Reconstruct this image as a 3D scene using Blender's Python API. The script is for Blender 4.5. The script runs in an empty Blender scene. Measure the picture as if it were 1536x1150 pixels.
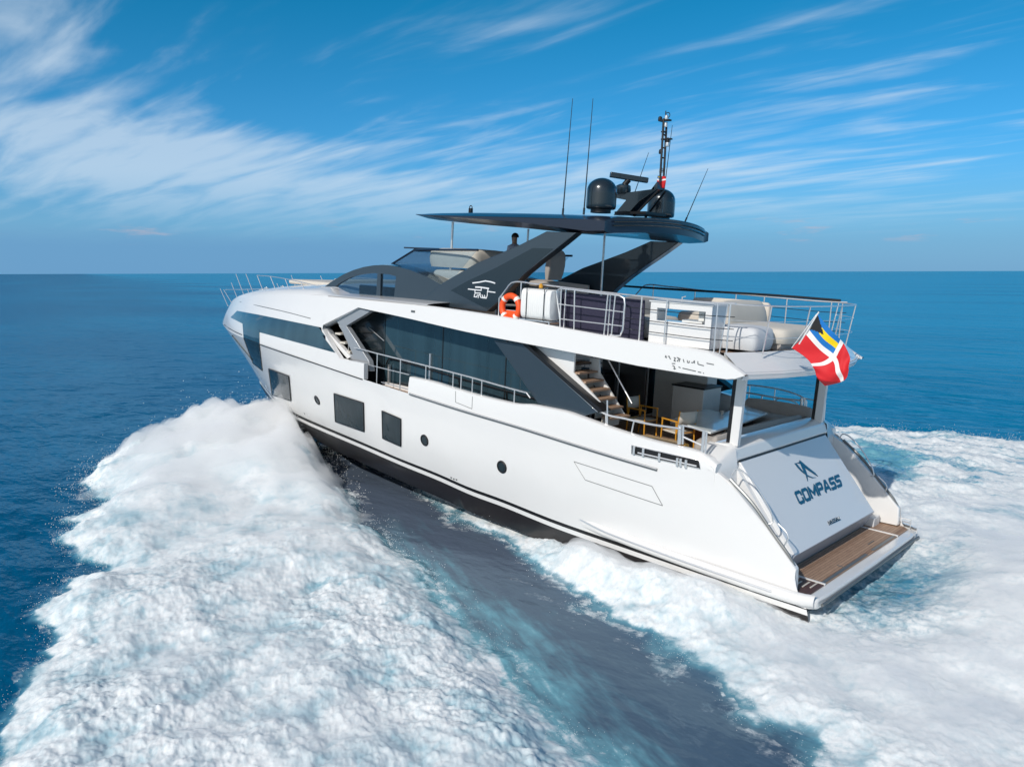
import bpy, bmesh, math, random
import numpy as np
from mathutils import Vector, Matrix
from mathutils.bvhtree import BVHTree
from mathutils.geometry import tessellate_polygon

# ------------------------------------------------------------------ camera, sky, sun
S = bpy.context.scene
C = S.collection
FPX, CX, CY, CZ = 1199.3166, -5.24956, 16.54253, 6.33998
YAW, TRIM, HEEL, PITCH, ROLL = -0.824078, 0.0457843, 0.0249911, 0.1379027, -0.0031675
F0 = Vector((math.cos(YAW), math.sin(YAW), 0)); RT = Vector((math.sin(YAW), -math.cos(YAW), 0)); U0 = Vector((0, 0, 1))
FW = F0*math.cos(PITCH) - U0*math.sin(PITCH); UP = U0*math.cos(PITCH) + F0*math.sin(PITCH)
cr, sr = math.cos(ROLL), math.sin(ROLL)
CR = RT*cr + UP*sr; CU = UP*cr - RT*sr
cam = bpy.data.cameras.new('camera'); camo = bpy.data.objects.new('camera', cam); C.objects.link(camo)
camo.matrix_world = Matrix(((CR.x, CU.x, -FW.x, CX), (CR.y, CU.y, -FW.y, CY), (CR.z, CU.z, -FW.z, CZ), (0, 0, 0, 1)))
cam.sensor_width = 36; cam.lens = FPX/1536*36; cam.clip_end = 60000; cam.clip_start = .1
S.camera = camo
S.view_settings.view_transform = 'Standard'; S.view_settings.look = 'None'; S.view_settings.gamma = 1
S.view_settings.exposure = 0.0
SUNV = Vector((-.09, .745, .545)).normalized()
SUN_EL = math.asin(SUNV.z); SUN_AZ = math.atan2(SUNV.x, SUNV.y)
sl = bpy.data.lights.new('sun', 'SUN'); sl.energy = 3.3; sl.angle = math.radians(.6); sl.color = (1, .95, .88)
so = bpy.data.objects.new('sun', sl); C.objects.link(so); so.rotation_euler = (-SUNV).to_track_quat('-Z', 'Y').to_euler()

world = bpy.data.worlds.new('World'); S.world = world; world.use_nodes = True
def build_world():
    nt = world.node_tree; N = nt.nodes; L = nt.links; N.clear()
    out = N.new('ShaderNodeOutputWorld'); bg = N.new('ShaderNodeBackground'); bg.inputs[1].default_value = .10
    sky = N.new('ShaderNodeTexSky'); sky.sky_type = 'NISHITA'; sky.sun_disc = False
    sky.sun_elevation = SUN_EL; sky.sun_rotation = SUN_AZ; sky.air_density = 1.0; sky.dust_density = .6; sky.ozone_density = 3.0; sky.altitude = 0
    tc = N.new('ShaderNodeTexCoord')
    sep = N.new('ShaderNodeSeparateXYZ'); L.new(tc.outputs['Generated'], sep.inputs[0])
    def math_(op, a, b=None, clamp=False):
        n = N.new('ShaderNodeMath'); n.operation = op; n.use_clamp = clamp
        for i, v in enumerate((a, b)):
            if v is None: continue
            if isinstance(v, (int, float)): n.inputs[i].default_value = v
            else: L.new(v, n.inputs[i])
        return n.outputs[0]
    def ramp(v, a, b, lo=0., hi=1.):
        n = N.new('ShaderNodeMapRange'); n.interpolation_type = 'SMOOTHSTEP'
        L.new(v, n.inputs[0]); n.inputs[1].default_value = a; n.inputs[2].default_value = b; n.inputs[3].default_value = lo; n.inputs[4].default_value = hi
        return n.outputs[0]
    X, Y, Z = sep.outputs
    zc = math_('MAXIMUM', Z, .001)
    # saturation / tint by elevation: the deep polarised blue overhead, milky at the horizon
    t = ramp(Z, 0.0, .42)
    mixt = N.new('ShaderNodeMix'); mixt.data_type = 'RGBA'; L.new(t, mixt.inputs[0])
    mixt.inputs[6].default_value = (.30, .78, 1.20, 1); mixt.inputs[7].default_value = (.0, .78, .97, 1)
    tint = N.new('ShaderNodeMix'); tint.data_type = 'RGBA'; tint.blend_type = 'MULTIPLY'; tint.inputs[0].default_value = 1
    L.new(sky.outputs[0], tint.inputs[6]); L.new(mixt.outputs[2], tint.inputs[7])
    # sky whitened towards the unseen sun, added to neutralise reflections and fill the cockpit
    ds = N.new('ShaderNodeVectorMath'); ds.operation = 'DOT_PRODUCT'; L.new(tc.outputs['Generated'], ds.inputs[0]); ds.inputs[1].default_value = SUNV
    sw = N.new('ShaderNodeMix'); sw.data_type = 'RGBA'; L.new(ramp(ds.outputs['Value'], .0, .75), sw.inputs[0]); L.new(mixt.outputs[2], sw.inputs[6]); sw.inputs[7].default_value = (1.15, 1.02, .92, 1)
    L.new(sw.outputs[2], tint.inputs[7])
    # cirrus on a flat layer overhead: direction / (z + k)
    k = math_('ADD', zc, .10)
    comb = N.new('ShaderNodeCombineXYZ'); L.new(math_('DIVIDE', X, k), comb.inputs[0]); L.new(math_('DIVIDE', Y, k), comb.inputs[1])
    def layer(rot, sc, scale, detail, lac, dist, off=(0, 0, 0), rough=.6):
        mp = N.new('ShaderNodeMapping'); mp.inputs['Rotation'].default_value = (0, 0, rot); mp.inputs['Scale'].default_value = sc; mp.inputs['Location'].default_value = off
        L.new(comb.outputs[0], mp.inputs[0])
        n = N.new('ShaderNodeTexNoise'); n.inputs['Scale'].default_value = scale; n.inputs['Detail'].default_value = detail; n.inputs['Roughness'].default_value = rough
        n.inputs['Lacunarity'].default_value = lac; n.inputs['Distortion'].default_value = dist
        L.new(mp.outputs[0], n.inputs[0]); return n.outputs[0]
    def blob(px, py, rx, ry, rot=0.):
        # soft bank of cloud round one direction of the sky; px, py name that direction
        u, v = (px-768)/FPX, (575-py)/FPX
        d = (FW + CR*u + CU*v).normalized()
        a = (CR*math.cos(rot) + CU*math.sin(rot)); b = (CU*math.cos(rot) - CR*math.sin(rot))
        def dot(vec):
            n = N.new('ShaderNodeVectorMath'); n.operation = 'DOT_PRODUCT'; L.new(tc.outputs['Generated'], n.inputs[0]); n.inputs[1].default_value = vec; return n.outputs['Value']
        du = math_('DIVIDE', math_('SUBTRACT', dot(a), d.dot(a)), rx/FPX)
        dv = math_('DIVIDE', math_('SUBTRACT', dot(b), d.dot(b)), ry/FPX)
        r2 = math_('ADD', math_('MULTIPLY', du, du), math_('MULTIPLY', dv, dv))
        return math_('POWER', 2.718, math_('MULTIPLY', r2, -1.))
    n1 = layer(.6, (1., 3.4, 1), .8, 7, 2.0, .8, rough=.52)
    n2 = layer(.25, (1., 5., 1), 1.2, 6, 2.0, .4, (3, 1, 0), .5)
    n3 = layer(.9, (1., 1.6, 1), .55, 5, 2., .3, (7, 2, 0))
    m = math_('MULTIPLY', blob(150, 215, 300, 100, -.25), .8)
    for args in ((430, 270, 420, 55, -.05, .75), (640, 228, 210, 14, .02, .4), (460, 118, 90, 22, .25, .3), (90, 60, 160, 60, -.6, .35), (1350, 290, 420, 70, .18, .5), (1300, 130, 420, 60, .22, .45), (650, 330, 500, 40, 0, .4), (1000, 210, 300, 50, .15, .35), (850, 300, 520, 60, 0, .45), (1150, 250, 200, 14, .12, .35)):
        m = math_('ADD', m, math_('MULTIPLY', blob(*args[:5]), args[5]))
    base = math_('ADD', math_('MULTIPLY', n1, .6), math_('MULTIPLY', n2, .4))
    w = math_('ADD', base, math_('MULTIPLY', n3, .25))
    dens = math_('ADD', ramp(math_('ADD', w, math_('MULTIPLY', m, .22)), .68, 1.0), math_('MULTIPLY', ramp(w, .62, .9), .18), True)
    dens = math_('MULTIPLY', dens, ramp(Z, .03, .12))
    dens = math_('MULTIPLY', dens, .60)
    # low far bank of small cumulus near the horizon
    comb2 = N.new('ShaderNodeCombineXYZ'); az = math_('ARCTAN2', Y, X); L.new(math_('MULTIPLY', az, 9.), comb2.inputs[0]); L.new(math_('MULTIPLY', Z, 60.), comb2.inputs[1])
    n4 = N.new('ShaderNodeTexNoise'); n4.inputs['Scale'].default_value = 1.2; n4.inputs['Detail'].default_value = 7; n4.inputs['Roughness'].default_value = .62; L.new(comb2.outputs[0], n4.inputs[0])
    band = math_('MULTIPLY', ramp(Z, .030, .040), ramp(Z, .075, .042))
    low = math_('MULTIPLY', math_('MULTIPLY', ramp(n4.outputs[0], .55, .74), band), .75)
    bank = math_('MULTIPLY', ramp(math_('SUBTRACT', Z, math_('MULTIPLY', math_('SUBTRACT', n4.outputs[0], .5), .02)), .058, .028), .45)
    hz = N.new('ShaderNodeMix'); hz.data_type = 'RGBA'; L.new(math_('MULTIPLY', ramp(Z, .16, .0), .75), hz.inputs[0]); L.new(tint.outputs[2], hz.inputs[6]); hz.inputs[7].default_value = (2.05, 4.1, 6.7, 1)
    c0 = N.new('ShaderNodeMix'); c0.data_type = 'RGBA'; L.new(math_('MULTIPLY', math_('MULTIPLY', bank, 1.7), math_('ADD', blob(350, 385, 600, 120, 0), .15, True)), c0.inputs[0]); L.new(hz.outputs[2], c0.inputs[6]); c0.inputs[7].default_value = (1.4, 3.4, 5.9, 1)
    c1 = N.new('ShaderNodeMix'); c1.data_type = 'RGBA'; L.new(low, c1.inputs[0]); L.new(c0.outputs[2], c1.inputs[6]); c1.inputs[7].default_value = (4.8, 4.7, 5.6, 1)
    c2 = N.new('ShaderNodeMix'); c2.data_type = 'RGBA'; L.new(dens, c2.inputs[0]); L.new(c1.outputs[2], c2.inputs[6]); c2.inputs[7].default_value = (6.6, 7.8, 8.9, 1)
    L.new(c2.outputs[2], bg.inputs[0]); L.new(bg.outputs[0], out.inputs[0])
build_world()
random.seed(7)

# ------------------------------------------------------------------ frames: the yacht rides bow-up and slightly heeled
TM = Matrix.Rotation(HEEL, 4, 'X') @ Matrix.Rotation(-TRIM, 4, 'Y')
TI = TM.inverted()
CAMW = Vector((CX, CY, CZ))
def ray_w(px, py):
    u, v = (px-768)/FPX, (575-py)/FPX
    return FW + CR*u + CU*v
def ray_b(px, py):
    return TI @ CAMW, TI.to_3x3() @ ray_w(px, py)
def at(px, py, **k):                    # point of the yacht's own frame on a plane x=, y= or z=
    o, d = ray_b(px, py); a, c = list(k.items())[0]; i = 'xyz'.index(a)
    return o + d*((c-o[i])/d[i])
def on_plane(px, py, p0, n):
    o, d = ray_b(px, py); return o + d*((Vector(p0)-o).dot(n)/d.dot(n))
def wat(px, py, z=0.):
    d = ray_w(px, py); p = CAMW + d*((z-CAMW.z)/d.z); return (p.x, p.y)

# ------------------------------------------------------------------ materials
MATS = {}
def mat(name, col, rough=.5, metal=0., coat=0., var=0., vscale=4., bump=0., bscale=60., ior=1.5, aniso=None, spec=.5):
    m = bpy.data.materials.new(name); m.use_nodes = True; nt = m.node_tree; N = nt.nodes; L = nt.links
    b = N['Principled BSDF']; b.inputs['Base Color'].default_value = (*col, 1); b.inputs['Roughness'].default_value = rough
    b.inputs['Metallic'].default_value = metal; b.inputs['Coat Weight'].default_value = coat; b.inputs['Coat Roughness'].default_value = .04; b.inputs['IOR'].default_value = ior
    b.inputs['Specular IOR Level'].default_value = spec
    tc = N.new('ShaderNodeTexCoord')
    if var:
        n = N.new('ShaderNodeTexNoise'); n.inputs['Scale'].default_value = vscale; n.inputs['Detail'].default_value = 6; L.new(tc.outputs['Object'], n.inputs[0])
        if aniso:
            mp = N.new('ShaderNodeMapping'); mp.inputs['Scale'].default_value = aniso; L.new(tc.outputs['Object'], mp.inputs[0]); L.new(mp.outputs[0], n.inputs[0])
        mx = N.new('ShaderNodeMix'); mx.data_type = 'RGBA'; L.new(n.outputs[0], mx.inputs[0])
        mx.inputs[6].default_value = (*[c*(1-var) for c in col], 1); mx.inputs[7].default_value = (*[min(1, c*(1+var)) for c in col], 1)
        L.new(mx.outputs[2], b.inputs['Base Color'])
    if bump:
        n = N.new('ShaderNodeTexNoise'); n.inputs['Scale'].default_value = bscale; n.inputs['Detail'].default_value = 4; L.new(tc.outputs['Object'], n.inputs[0])
        bp = N.new('ShaderNodeBump'); bp.inputs['Strength'].default_value = bump; bp.inputs['Distance'].default_value = .01; L.new(n.outputs[0], bp.inputs['Height']); L.new(bp.outputs[0], b.inputs['Normal'])
    MATS[name] = m; return m
WHITE = mat('white_gelcoat', (.75, .745, .73), .22, coat=.6, var=.015, vscale=1.2, bump=.03, bscale=1.5)
WHITE2 = mat('white_deck', (.70, .70, .69), .45, var=.03, vscale=3)
GREY = mat('grey_metallic_paint', (.046, .066, .084), .30, metal=.35, coat=.8, var=.05, vscale=2)
DGREY = mat('dark_grey_paint', (.015, .026, .034), .25, metal=.2, coat=.7, var=.05)
NAVY = mat('dark_blue_black_paint', (.010, .016, .034), .30, coat=.5)
GLASS = mat('tinted_glass', (.024, .052, .068), .03, coat=1., var=.75, vscale=1.0, aniso=(2.2, 2.2, .06), ior=1.6)
HGLASS = mat('hull_window_glass', (.020, .034, .042), .06, var=.4, vscale=2., aniso=(5., 5., .2), spec=.22)
BLACKGL = mat('black_door_glass', (.004, .006, .010), .03, coat=.6)
STEEL = mat('stainless_steel', (.80, .80, .79), .30, metal=.75)
DSTEEL = mat('dark_rail', (.06, .065, .07), .25, metal=.8)
RUBRAIL = mat('grey_rub_rail', (.16, .17, .17), .35, metal=.4)
BLACK = mat('black_trim', (.008, .008, .009), .4)
ANTIF = mat('black_bottom_paint', (.016, .013, .013), .32, coat=.3, var=.3, vscale=3)
CREAM = mat('cream_upholstery', (.60, .56, .49), .7, var=.06, vscale=5, bump=.25, bscale=90)
TAUPE = mat('taupe_upholstery', (.40, .37, .34), .75, var=.08, vscale=5, bump=.3, bscale=90)
LGREY = mat('light_grey_cover', (.60, .61, .62), .7, var=.04, vscale=3, bump=.35, bscale=6)
GREYPANEL = mat('grey_cabinet_panel', (.72, .72, .69), .4, var=.05)
GOLD = mat('gold_lacquered_frame', (.75, .36, .04), .35, metal=.25)
ORANGE = mat('orange_buoy', (.85, .09, .012), .45, var=.06, vscale=8)
RETRO = mat('white_reflective_band', (.8, .78, .72), .4)
RAFTM = mat('white_fibreglass', (.78, .78, .76), .35, coat=.2, var=.03)
MESHM = mat('dark_screen_mesh', (.020, .018, .045), .55, bump=.5, bscale=200)
TABLE = mat('pale_table_top', (.74, .78, .77), .2, coat=.5, var=.05, vscale=2)
LOGO = mat('teal_lettering', (.010, .085, .16), .3)
SILVER = mat('silver_lettering', (.78, .80, .82), .3)
SKIN = mat('skin', (.32, .18, .12), .5); HAIR = mat('hair', (.01, .008, .007), .6); SHIRT = mat('checked_shirt', (.36, .40, .50), .8, var=.5, vscale=40)
def teak_mat():
    m = bpy.data.materials.new('teak_planks'); m.use_nodes = True; nt = m.node_tree; N = nt.nodes; L = nt.links; b = N['Principled BSDF']; b.inputs['Roughness'].default_value = .6
    tc = N.new('ShaderNodeTexCoord'); sep = N.new('ShaderNodeSeparateXYZ'); L.new(tc.outputs['Object'], sep.inputs[0])
    mm = N.new('ShaderNodeMath'); mm.operation = 'MULTIPLY'; mm.inputs[1].default_value = 1/.062; L.new(sep.outputs[0], mm.inputs[0])
    fr = N.new('ShaderNodeMath'); fr.operation = 'FRACT'; L.new(mm.outputs[0], fr.inputs[0])
    gt = N.new('ShaderNodeMath'); gt.operation = 'GREATER_THAN'; gt.inputs[1].default_value = .90; L.new(fr.outputs[0], gt.inputs[0])
    fl = N.new('ShaderNodeMath'); fl.operation = 'FLOOR'; L.new(mm.outputs[0], fl.inputs[0])
    wn = N.new('ShaderNodeTexWhiteNoise'); wn.noise_dimensions = '1D'; L.new(fl.outputs[0], wn.inputs['W'])
    mp = N.new('ShaderNodeMapping'); mp.inputs['Scale'].default_value = (30, 2, 2); L.new(tc.outputs['Object'], mp.inputs[0])
    n = N.new('ShaderNodeTexNoise'); n.inputs['Scale'].default_value = 2; n.inputs['Detail'].default_value = 8; L.new(mp.outputs[0], n.inputs[0])
    ad = N.new('ShaderNodeMath'); ad.operation = 'MULTIPLY_ADD'; ad.inputs[1].default_value = .45; L.new(wn.outputs[0], ad.inputs[0]); L.new(n.outputs[0], ad.inputs[2])
    r = N.new('ShaderNodeValToRGB'); r.color_ramp.elements[0].position = .35; r.color_ramp.elements[0].color = (.20, .115, .07, 1); r.color_ramp.elements[1].position = 1.; r.color_ramp.elements[1].color = (.42, .28, .19, 1); L.new(ad.outputs[0], r.inputs[0])
    mx = N.new('ShaderNodeMix'); mx.data_type = 'RGBA'; L.new(gt.outputs[0], mx.inputs[0]); L.new(r.outputs[0], mx.inputs[6]); mx.inputs[7].default_value = (.035, .022, .016, 1)
    L.new(mx.outputs[2], b.inputs['Base Color']); return m
TEAK = teak_mat()
TEAKD = mat('dark_wet_teak', (.085, .035, .022), .35, var=.4, vscale=3, aniso=(40, 2, 2))
def see_through(name, col, tr):
    m = bpy.data.materials.new(name); m.use_nodes = True; nt = m.node_tree; N = nt.nodes; L = nt.links; N.remove(N['Principled BSDF'])
    out = N['Material Output']; t = N.new('ShaderNodeBsdfTransparent'); t.inputs[0].default_value = (*tr, 1)
    g = N.new('ShaderNodeBsdfGlossy'); g.inputs['Roughness'].default_value = .02; g.inputs[0].default_value = (.9, .95, 1, 1)
    d = N.new('ShaderNodeBsdfDiffuse'); d.inputs[0].default_value = (*col, 1)
    lw = N.new('ShaderNodeLayerWeight'); lw.inputs[0].default_value = .5; pw = N.new('ShaderNodeMath'); pw.operation = 'POWER'; pw.inputs[1].default_value = 4.; L.new(lw.outputs['Facing'], pw.inputs[0])
    ma = N.new('ShaderNodeMath'); ma.operation = 'MULTIPLY_ADD'; ma.inputs[1].default_value = .6; ma.inputs[2].default_value = .04; L.new(pw.outputs[0], ma.inputs[0])
    m1 = N.new('ShaderNodeMixShader'); m1.inputs[0].default_value = .05; L.new(t.outputs[0], m1.inputs[1]); L.new(d.outputs[0], m1.inputs[2])
    m2 = N.new('ShaderNodeMixShader'); L.new(ma.outputs[0], m2.inputs[0]); L.new(m1.outputs[0], m2.inputs[1]); L.new(g.outputs[0], m2.inputs[2]); L.new(m2.outputs[0], out.inputs[0])
    return m
PGLASS = see_through('tinted_side_glass', (.03, .05, .06), (.66, .76, .82))
CLEAR = see_through('clear_smoked_glass', (.20, .26, .30), (.86, .91, .94))

# ------------------------------------------------------------------ mesh helpers
class MB:
    def __init__(s): s.v = []; s.f = []; s.mi = []; s.cur = 0
    def add(s, vs, fs):
        o = len(s.v); s.v += [tuple(v) for v in vs]; s.f += [tuple(i+o for i in f) for f in fs]; s.mi += [s.cur]*len(fs); return s
    def box(s, c, d, rot=None):
        hx, hy, hz = d[0]/2, d[1]/2, d[2]/2
        vs = [Vector((x, y, z)) for x in (-hx, hx) for y in (-hy, hy) for z in (-hz, hz)]
        if rot is not None: vs = [rot @ v for v in vs]
        vs = [v+Vector(c) for v in vs]
        return s.add(vs, [(0, 1, 3, 2), (4, 6, 7, 5), (0, 4, 5, 1), (2, 3, 7, 6), (0, 2, 6, 4), (1, 5, 7, 3)])
    def grid(s, rows, close=False):
        n = len(rows[0]); vs = [p for r in rows for p in r]; fs = []
        for i in range(len(rows)-1):
            for j in range(n-1 if not close else n):
                k = (j+1) % n; fs.append((i*n+j, i*n+k, (i+1)*n+k, (i+1)*n+j))
        return s.add(vs, fs)
    def tube(s, path, r, n=8, cap=True):
        P = [Vector(p) for p in path]; rows = []; up = None
        for i, p in enumerate(P):
            t = (P[min(i+1, len(P)-1)]-P[max(i-1, 0)]).normalized()
            if up is None: up = Vector((0, 0, 1)) if abs(t.z) < .9 else Vector((1, 0, 0))
            a = t.cross(up).normalized(); b = a.cross(t).normalized(); up = b
            rr = r[i] if isinstance(r, (list, tuple)) else r
            rows.append([p+(a*math.cos(q)+b*math.sin(q))*rr for q in [2*math.pi*k/n for k in range(n)]])
        o = len(s.v); s.grid(rows, True)
        if cap:
            s.f.append(tuple(o+k for k in range(n))[::-1]); s.f.append(tuple(o+(len(P)-1)*n+k for k in range(n))); s.mi += [s.cur]*2
        return s
    def prism(s, poly, d, holes=()):           # poly: 3D points of a flat or nearly flat outline, d: thickness vector
        loops = [[Vector(p) for p in poly]]+[[Vector(p) for p in h] for h in holes]
        d = Vector(d); tri = tessellate_polygon(loops); flat = [p for l in loops for p in l]; n = len(flat)
        fs = [tuple(t) for t in tri]+[tuple(i+n for i in t[::-1]) for t in tri]
        o = 0
        for l in loops:
            m = len(l)
            for i in range(m):
                j = (i+1) % m; fs.append((o+i, o+j, o+j+n, o+i+n))
            o += m
        return s.add(flat+[p+d for p in flat], fs)
    def lathe(s, prof, c, n=24, axis=None):
        R = axis or Matrix.Identity(3); rows = [[Vector(c)+R@Vector((r*math.cos(a), r*math.sin(a), z)) for a in [2*math.pi*k/n for k in range(n)]] for r, z in prof]
        return s.grid(rows, True)
    def torus(s, c, R, r, rot, n=32, m=10, a0=0., a1=2*math.pi):
        full = abs(a1-a0-2*math.pi) < 1e-6; rows = []
        for i in range(n if full else n+1):
            a = a0+(a1-a0)*i/n; rows.append([Vector(c)+rot@Vector(((R+r*math.cos(b))*math.cos(a), (R+r*math.cos(b))*math.sin(a), r*math.sin(b))) for b in [2*math.pi*k/m for k in range(m)]])
        if full: rows.append(rows[0])
        return s.grid(rows, True)
    def build(s, name, mats, parent=None, bevel=0., smooth=35, sub=0, world=False):
        me = bpy.data.meshes.new(name); me.from_pydata(s.v, [], s.f)
        mats = mats if isinstance(mats, (list, tuple)) else [mats]
        for m in mats: me.materials.append(m)
        me.polygons.foreach_set('material_index', s.mi)
        bm = bmesh.new(); bm.from_mesh(me); bmesh.ops.remove_doubles(bm, verts=bm.verts, dist=1e-5); bmesh.ops.recalc_face_normals(bm, faces=bm.faces); bm.to_mesh(me); bm.free()
        if smooth: me.shade_smooth(); me.set_sharp_from_angle(angle=math.radians(smooth))
        o = bpy.data.objects.new(name, me); C.objects.link(o)
        if parent: o.parent = parent
        elif not world: o.matrix_world = TM
        if bevel:
            b = o.modifiers.new('bevel', 'BEVEL'); b.width = bevel; b.segments = 2; b.limit_method = 'ANGLE'; b.angle_limit = math.radians(40)
        if sub:
            b = o.modifiers.new('sub', 'SUBSURF'); b.levels = b.render_levels = sub
        return o
def tag(o, label=None, cat=None, group=None, kind=None):
    if label: o['label'] = label
    if cat: o['category'] = cat
    if group: o['group'] = group
    if kind: o['kind'] = kind
    return o
def thing(name, loc, label, cat, group=None, rz=0.):
    o = bpy.data.objects.new(name, None); C.objects.link(o); o.matrix_world = TM @ Matrix.Translation(loc) @ Matrix.Rotation(rz, 4, 'Z'); o.empty_display_size = .2
    return tag(o, label, cat, group)
def curve(pts, n, key=0):
    # smooth curve (Catmull-Rom) resampled by arc length
    P = [Vector(p) for p in pts]; out = []
    for i in range(len(P)-1):
        p0 = P[max(i-1, 0)]; p1, p2 = P[i], P[i+1]; p3 = P[min(i+2, len(P)-1)]
        l = (p2-p1).length; m1 = (p2-p0)/max((p2-p0).length, 1e-6)*l; m2 = (p3-p1)/max((p3-p1).length, 1e-6)*l
        for k in range(12):
            t = k/12; out.append(p1*(2*t**3-3*t**2+1)+m1*(t**3-2*t**2+t)+p2*(-2*t**3+3*t**2)+m2*(t**3-t**2))
    out.append(P[-1])
    if n is None: return out
    d = [0.]
    for a, b in zip(out, out[1:]): d.append(d[-1]+(b-a).length)
    return [resample(out, d, d[-1]*k/(n-1)) for k in range(n)]
def resample(out, d, s):
    i = min(max(int(np.searchsorted(d, s))-1, 0), len(out)-2); t = (s-d[i])/max(d[i+1]-d[i], 1e-9); return out[i].lerp(out[i+1], min(max(t, 0), 1))
def f1(tab):
    xs = [a[0] for a in tab]; ys = [a[1] for a in tab]; ds = [0.]*len(xs)
    for i in range(1, len(xs)-1):
        s0 = (ys[i]-ys[i-1])/(xs[i]-xs[i-1]); s1 = (ys[i+1]-ys[i])/(xs[i+1]-xs[i]); ds[i] = 0. if s0*s1 <= 0 else 2*s0*s1/(s0+s1)
    ds[0] = (ys[1]-ys[0])/(xs[1]-xs[0]); ds[-1] = (ys[-1]-ys[-2])/(xs[-1]-xs[-2])
    def f(x):
        if x <= xs[0]: return ys[0]
        if x >= xs[-1]: return ys[-1]
        i = int(np.searchsorted(xs, x))-1; i = max(i, 0); h = xs[i+1]-xs[i]; t = (x-xs[i])/h
        return ys[i]*(2*t**3-3*t**2+1)+ds[i]*h*(t**3-2*t**2+t)+ys[i+1]*(-2*t**3+3*t**2)+ds[i+1]*h*(t**3-t**2)
    return f

# ------------------------------------------------------------------ the yacht
yacht = thing('motor_yacht', (0, 0, 0), 'white three level motor yacht with dark grey hardtop running at speed', 'yacht')
Y_RUB = f1([(0, 2.93), (1, 2.99), (2.2, 3.06), (4, 3.16), (6, 3.21), (9, 3.25), (14, 3.25), (17, 3.14), (19, 2.95), (20.5, 2.68), (22.5, 2.10), (24.3, 1.37), (25.8, .68), (26.6, .22), (26.95, 0)])
Z_RUB = f1([(0, 2.10), (2.5, 2.16), (3.3, 2.18), (4.4, 2.24), (5.1, 2.28), (6.5, 2.38), (8.7, 2.49), (11, 2.63), (13, 2.75), (15.4, 2.92), (18.4, 3.10), (20.5, 3.13), (22.5, 3.13), (25, 3.13), (26.95, 3.15)])
Y_UP = f1([(1.0, 2.95), (2.5, 3.06), (5, 3.1), (9, 3.12), (12, 3.1), (15, 2.98), (18, 2.68), (20.5, 2.28), (22.5, 1.74), (24, 1.18), (25.3, .60), (26.1, .2), (26.4, 0)])
Z_UP = f1([(1, 4.45), (1.9, 4.62), (3, 4.68), (5, 4.74), (8, 4.90), (11, 4.96), (15, 4.92), (18, 4.78), (20, 4.62), (22, 4.42), (24.5, 4.08), (26.4, 3.72)])
Z_BB = f1([(1, 4.2), (1.9, 4.17), (3.3, 4.17), (4.9, 4.24), (6.8, 4.32), (8.5, 4.39), (11.5, 4.58), (13.4, 4.68), (15, 4.8)])   # bottom edge of the upper band

def side_rows():
    top = [(.42, 2.94, .60), (.44, 2.94, .92), (.58, 2.94, 1.05), (1.09, 2.95, 1.55), (1.86, 2.98, 2.2), (2.25, 3.02, 2.40), (2.9, 3.10, 2.36)]
    top += [(x, Y_RUB(x), Z_RUB(x)) for x in (3.6, 4.4, 5.5, 7, 9, 11, 13, 15, 17, 18.4, 19.5, 20.5, 21.5, 22.5, 23.4, 24.3, 25.1, 25.8, 26.3, 26.7)]+[(26.95, 0, 3.15)]
    ch = [(.15, 2.98, .26), (.8, 3.0, .27), (2.2, 3.0, .28), (4, 3.0, .30), (6, 3.0, .33), (7.66, 2.99, .42), (8.8, 2.98, .45), (10.06, 2.93, .53), (11.66, 2.865, .59), (13.67, 2.68, .65), (16.2, 2.26, .62), (18, 1.85, .56), (20.03, 1.29, .50), (21.6, .82, .62), (23.1, .35, .82), (24.1, 0, .95)]
    return curve(top, 90), curve(ch, 90)
TOPC, CHC = side_rows()
def hull_pt(i, t):
    a, b = CHC[i], TOPC[i]; p = a.lerp(b, t); s = min(max((p.x-12)/8, 0), 1); e = .82*(1-s)+1.18*s
    p.y = a.y+(b.y-a.y)*t**e
    if s == 0: p.y += .05*math.sin(math.pi*t)*min(p.x/3, 1)
    return p
def mir(p): return Vector((p[0], -p[1], p[2]))
def hull_rows(ts): return [[hull_pt(i, t) for i in range(90)] for t in ts]
R1 = hull_rows([.045, .12, .2, .3, .4, .5, .6, .7, .8, .9, 1.])
m = MB(); m.grid(R1); m.grid([[mir(p) for p in r] for r in R1]); HULLMB = m
hull = m.build('hull', WHITE, yacht, smooth=50)
R2 = hull_rows([0., .045]); m = MB(); m.grid(R2); m.grid([[mir(p) for p in r] for r in R2]); m.build('boot_stripe', BLACK, yacht)
r0 = R2[0]
w1 = [p+Vector((-.02, -.02 if p.y > .05 else 0, -.11)) for p in r0]; w2 = [Vector((p.x-.1, max(p.y*.97-.05, 0), p.z-.62*min(1, max(.3, (24-p.x)/8)))) for p in r0]
keel = curve([(.15, 0, -.75), (6, 0, -.95), (14, 0, -1.), (19, 0, -.9), (22, 0, -.35), (23.6, 0, .45), (24.05, 0, .8)], 90)
m = MB(); m.grid([r0, w1]); m.grid([[mir(p) for p in r] for r in (r0, w1)]); m.build('white_waterline_stripe', WHITE, yacht)
m = MB(); RB = [w1, w2, [Vector((a.x*.6+b.x*.4, b.y*0+a.y*.55, a.z*.6+b.z*.4-.02)) for a, b in zip(w2, keel)], keel]; m.grid(RB); m.grid([[mir(p) for p in r] for r in RB]); m.build('hull_bottom', ANTIF, yacht, smooth=60)

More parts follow.
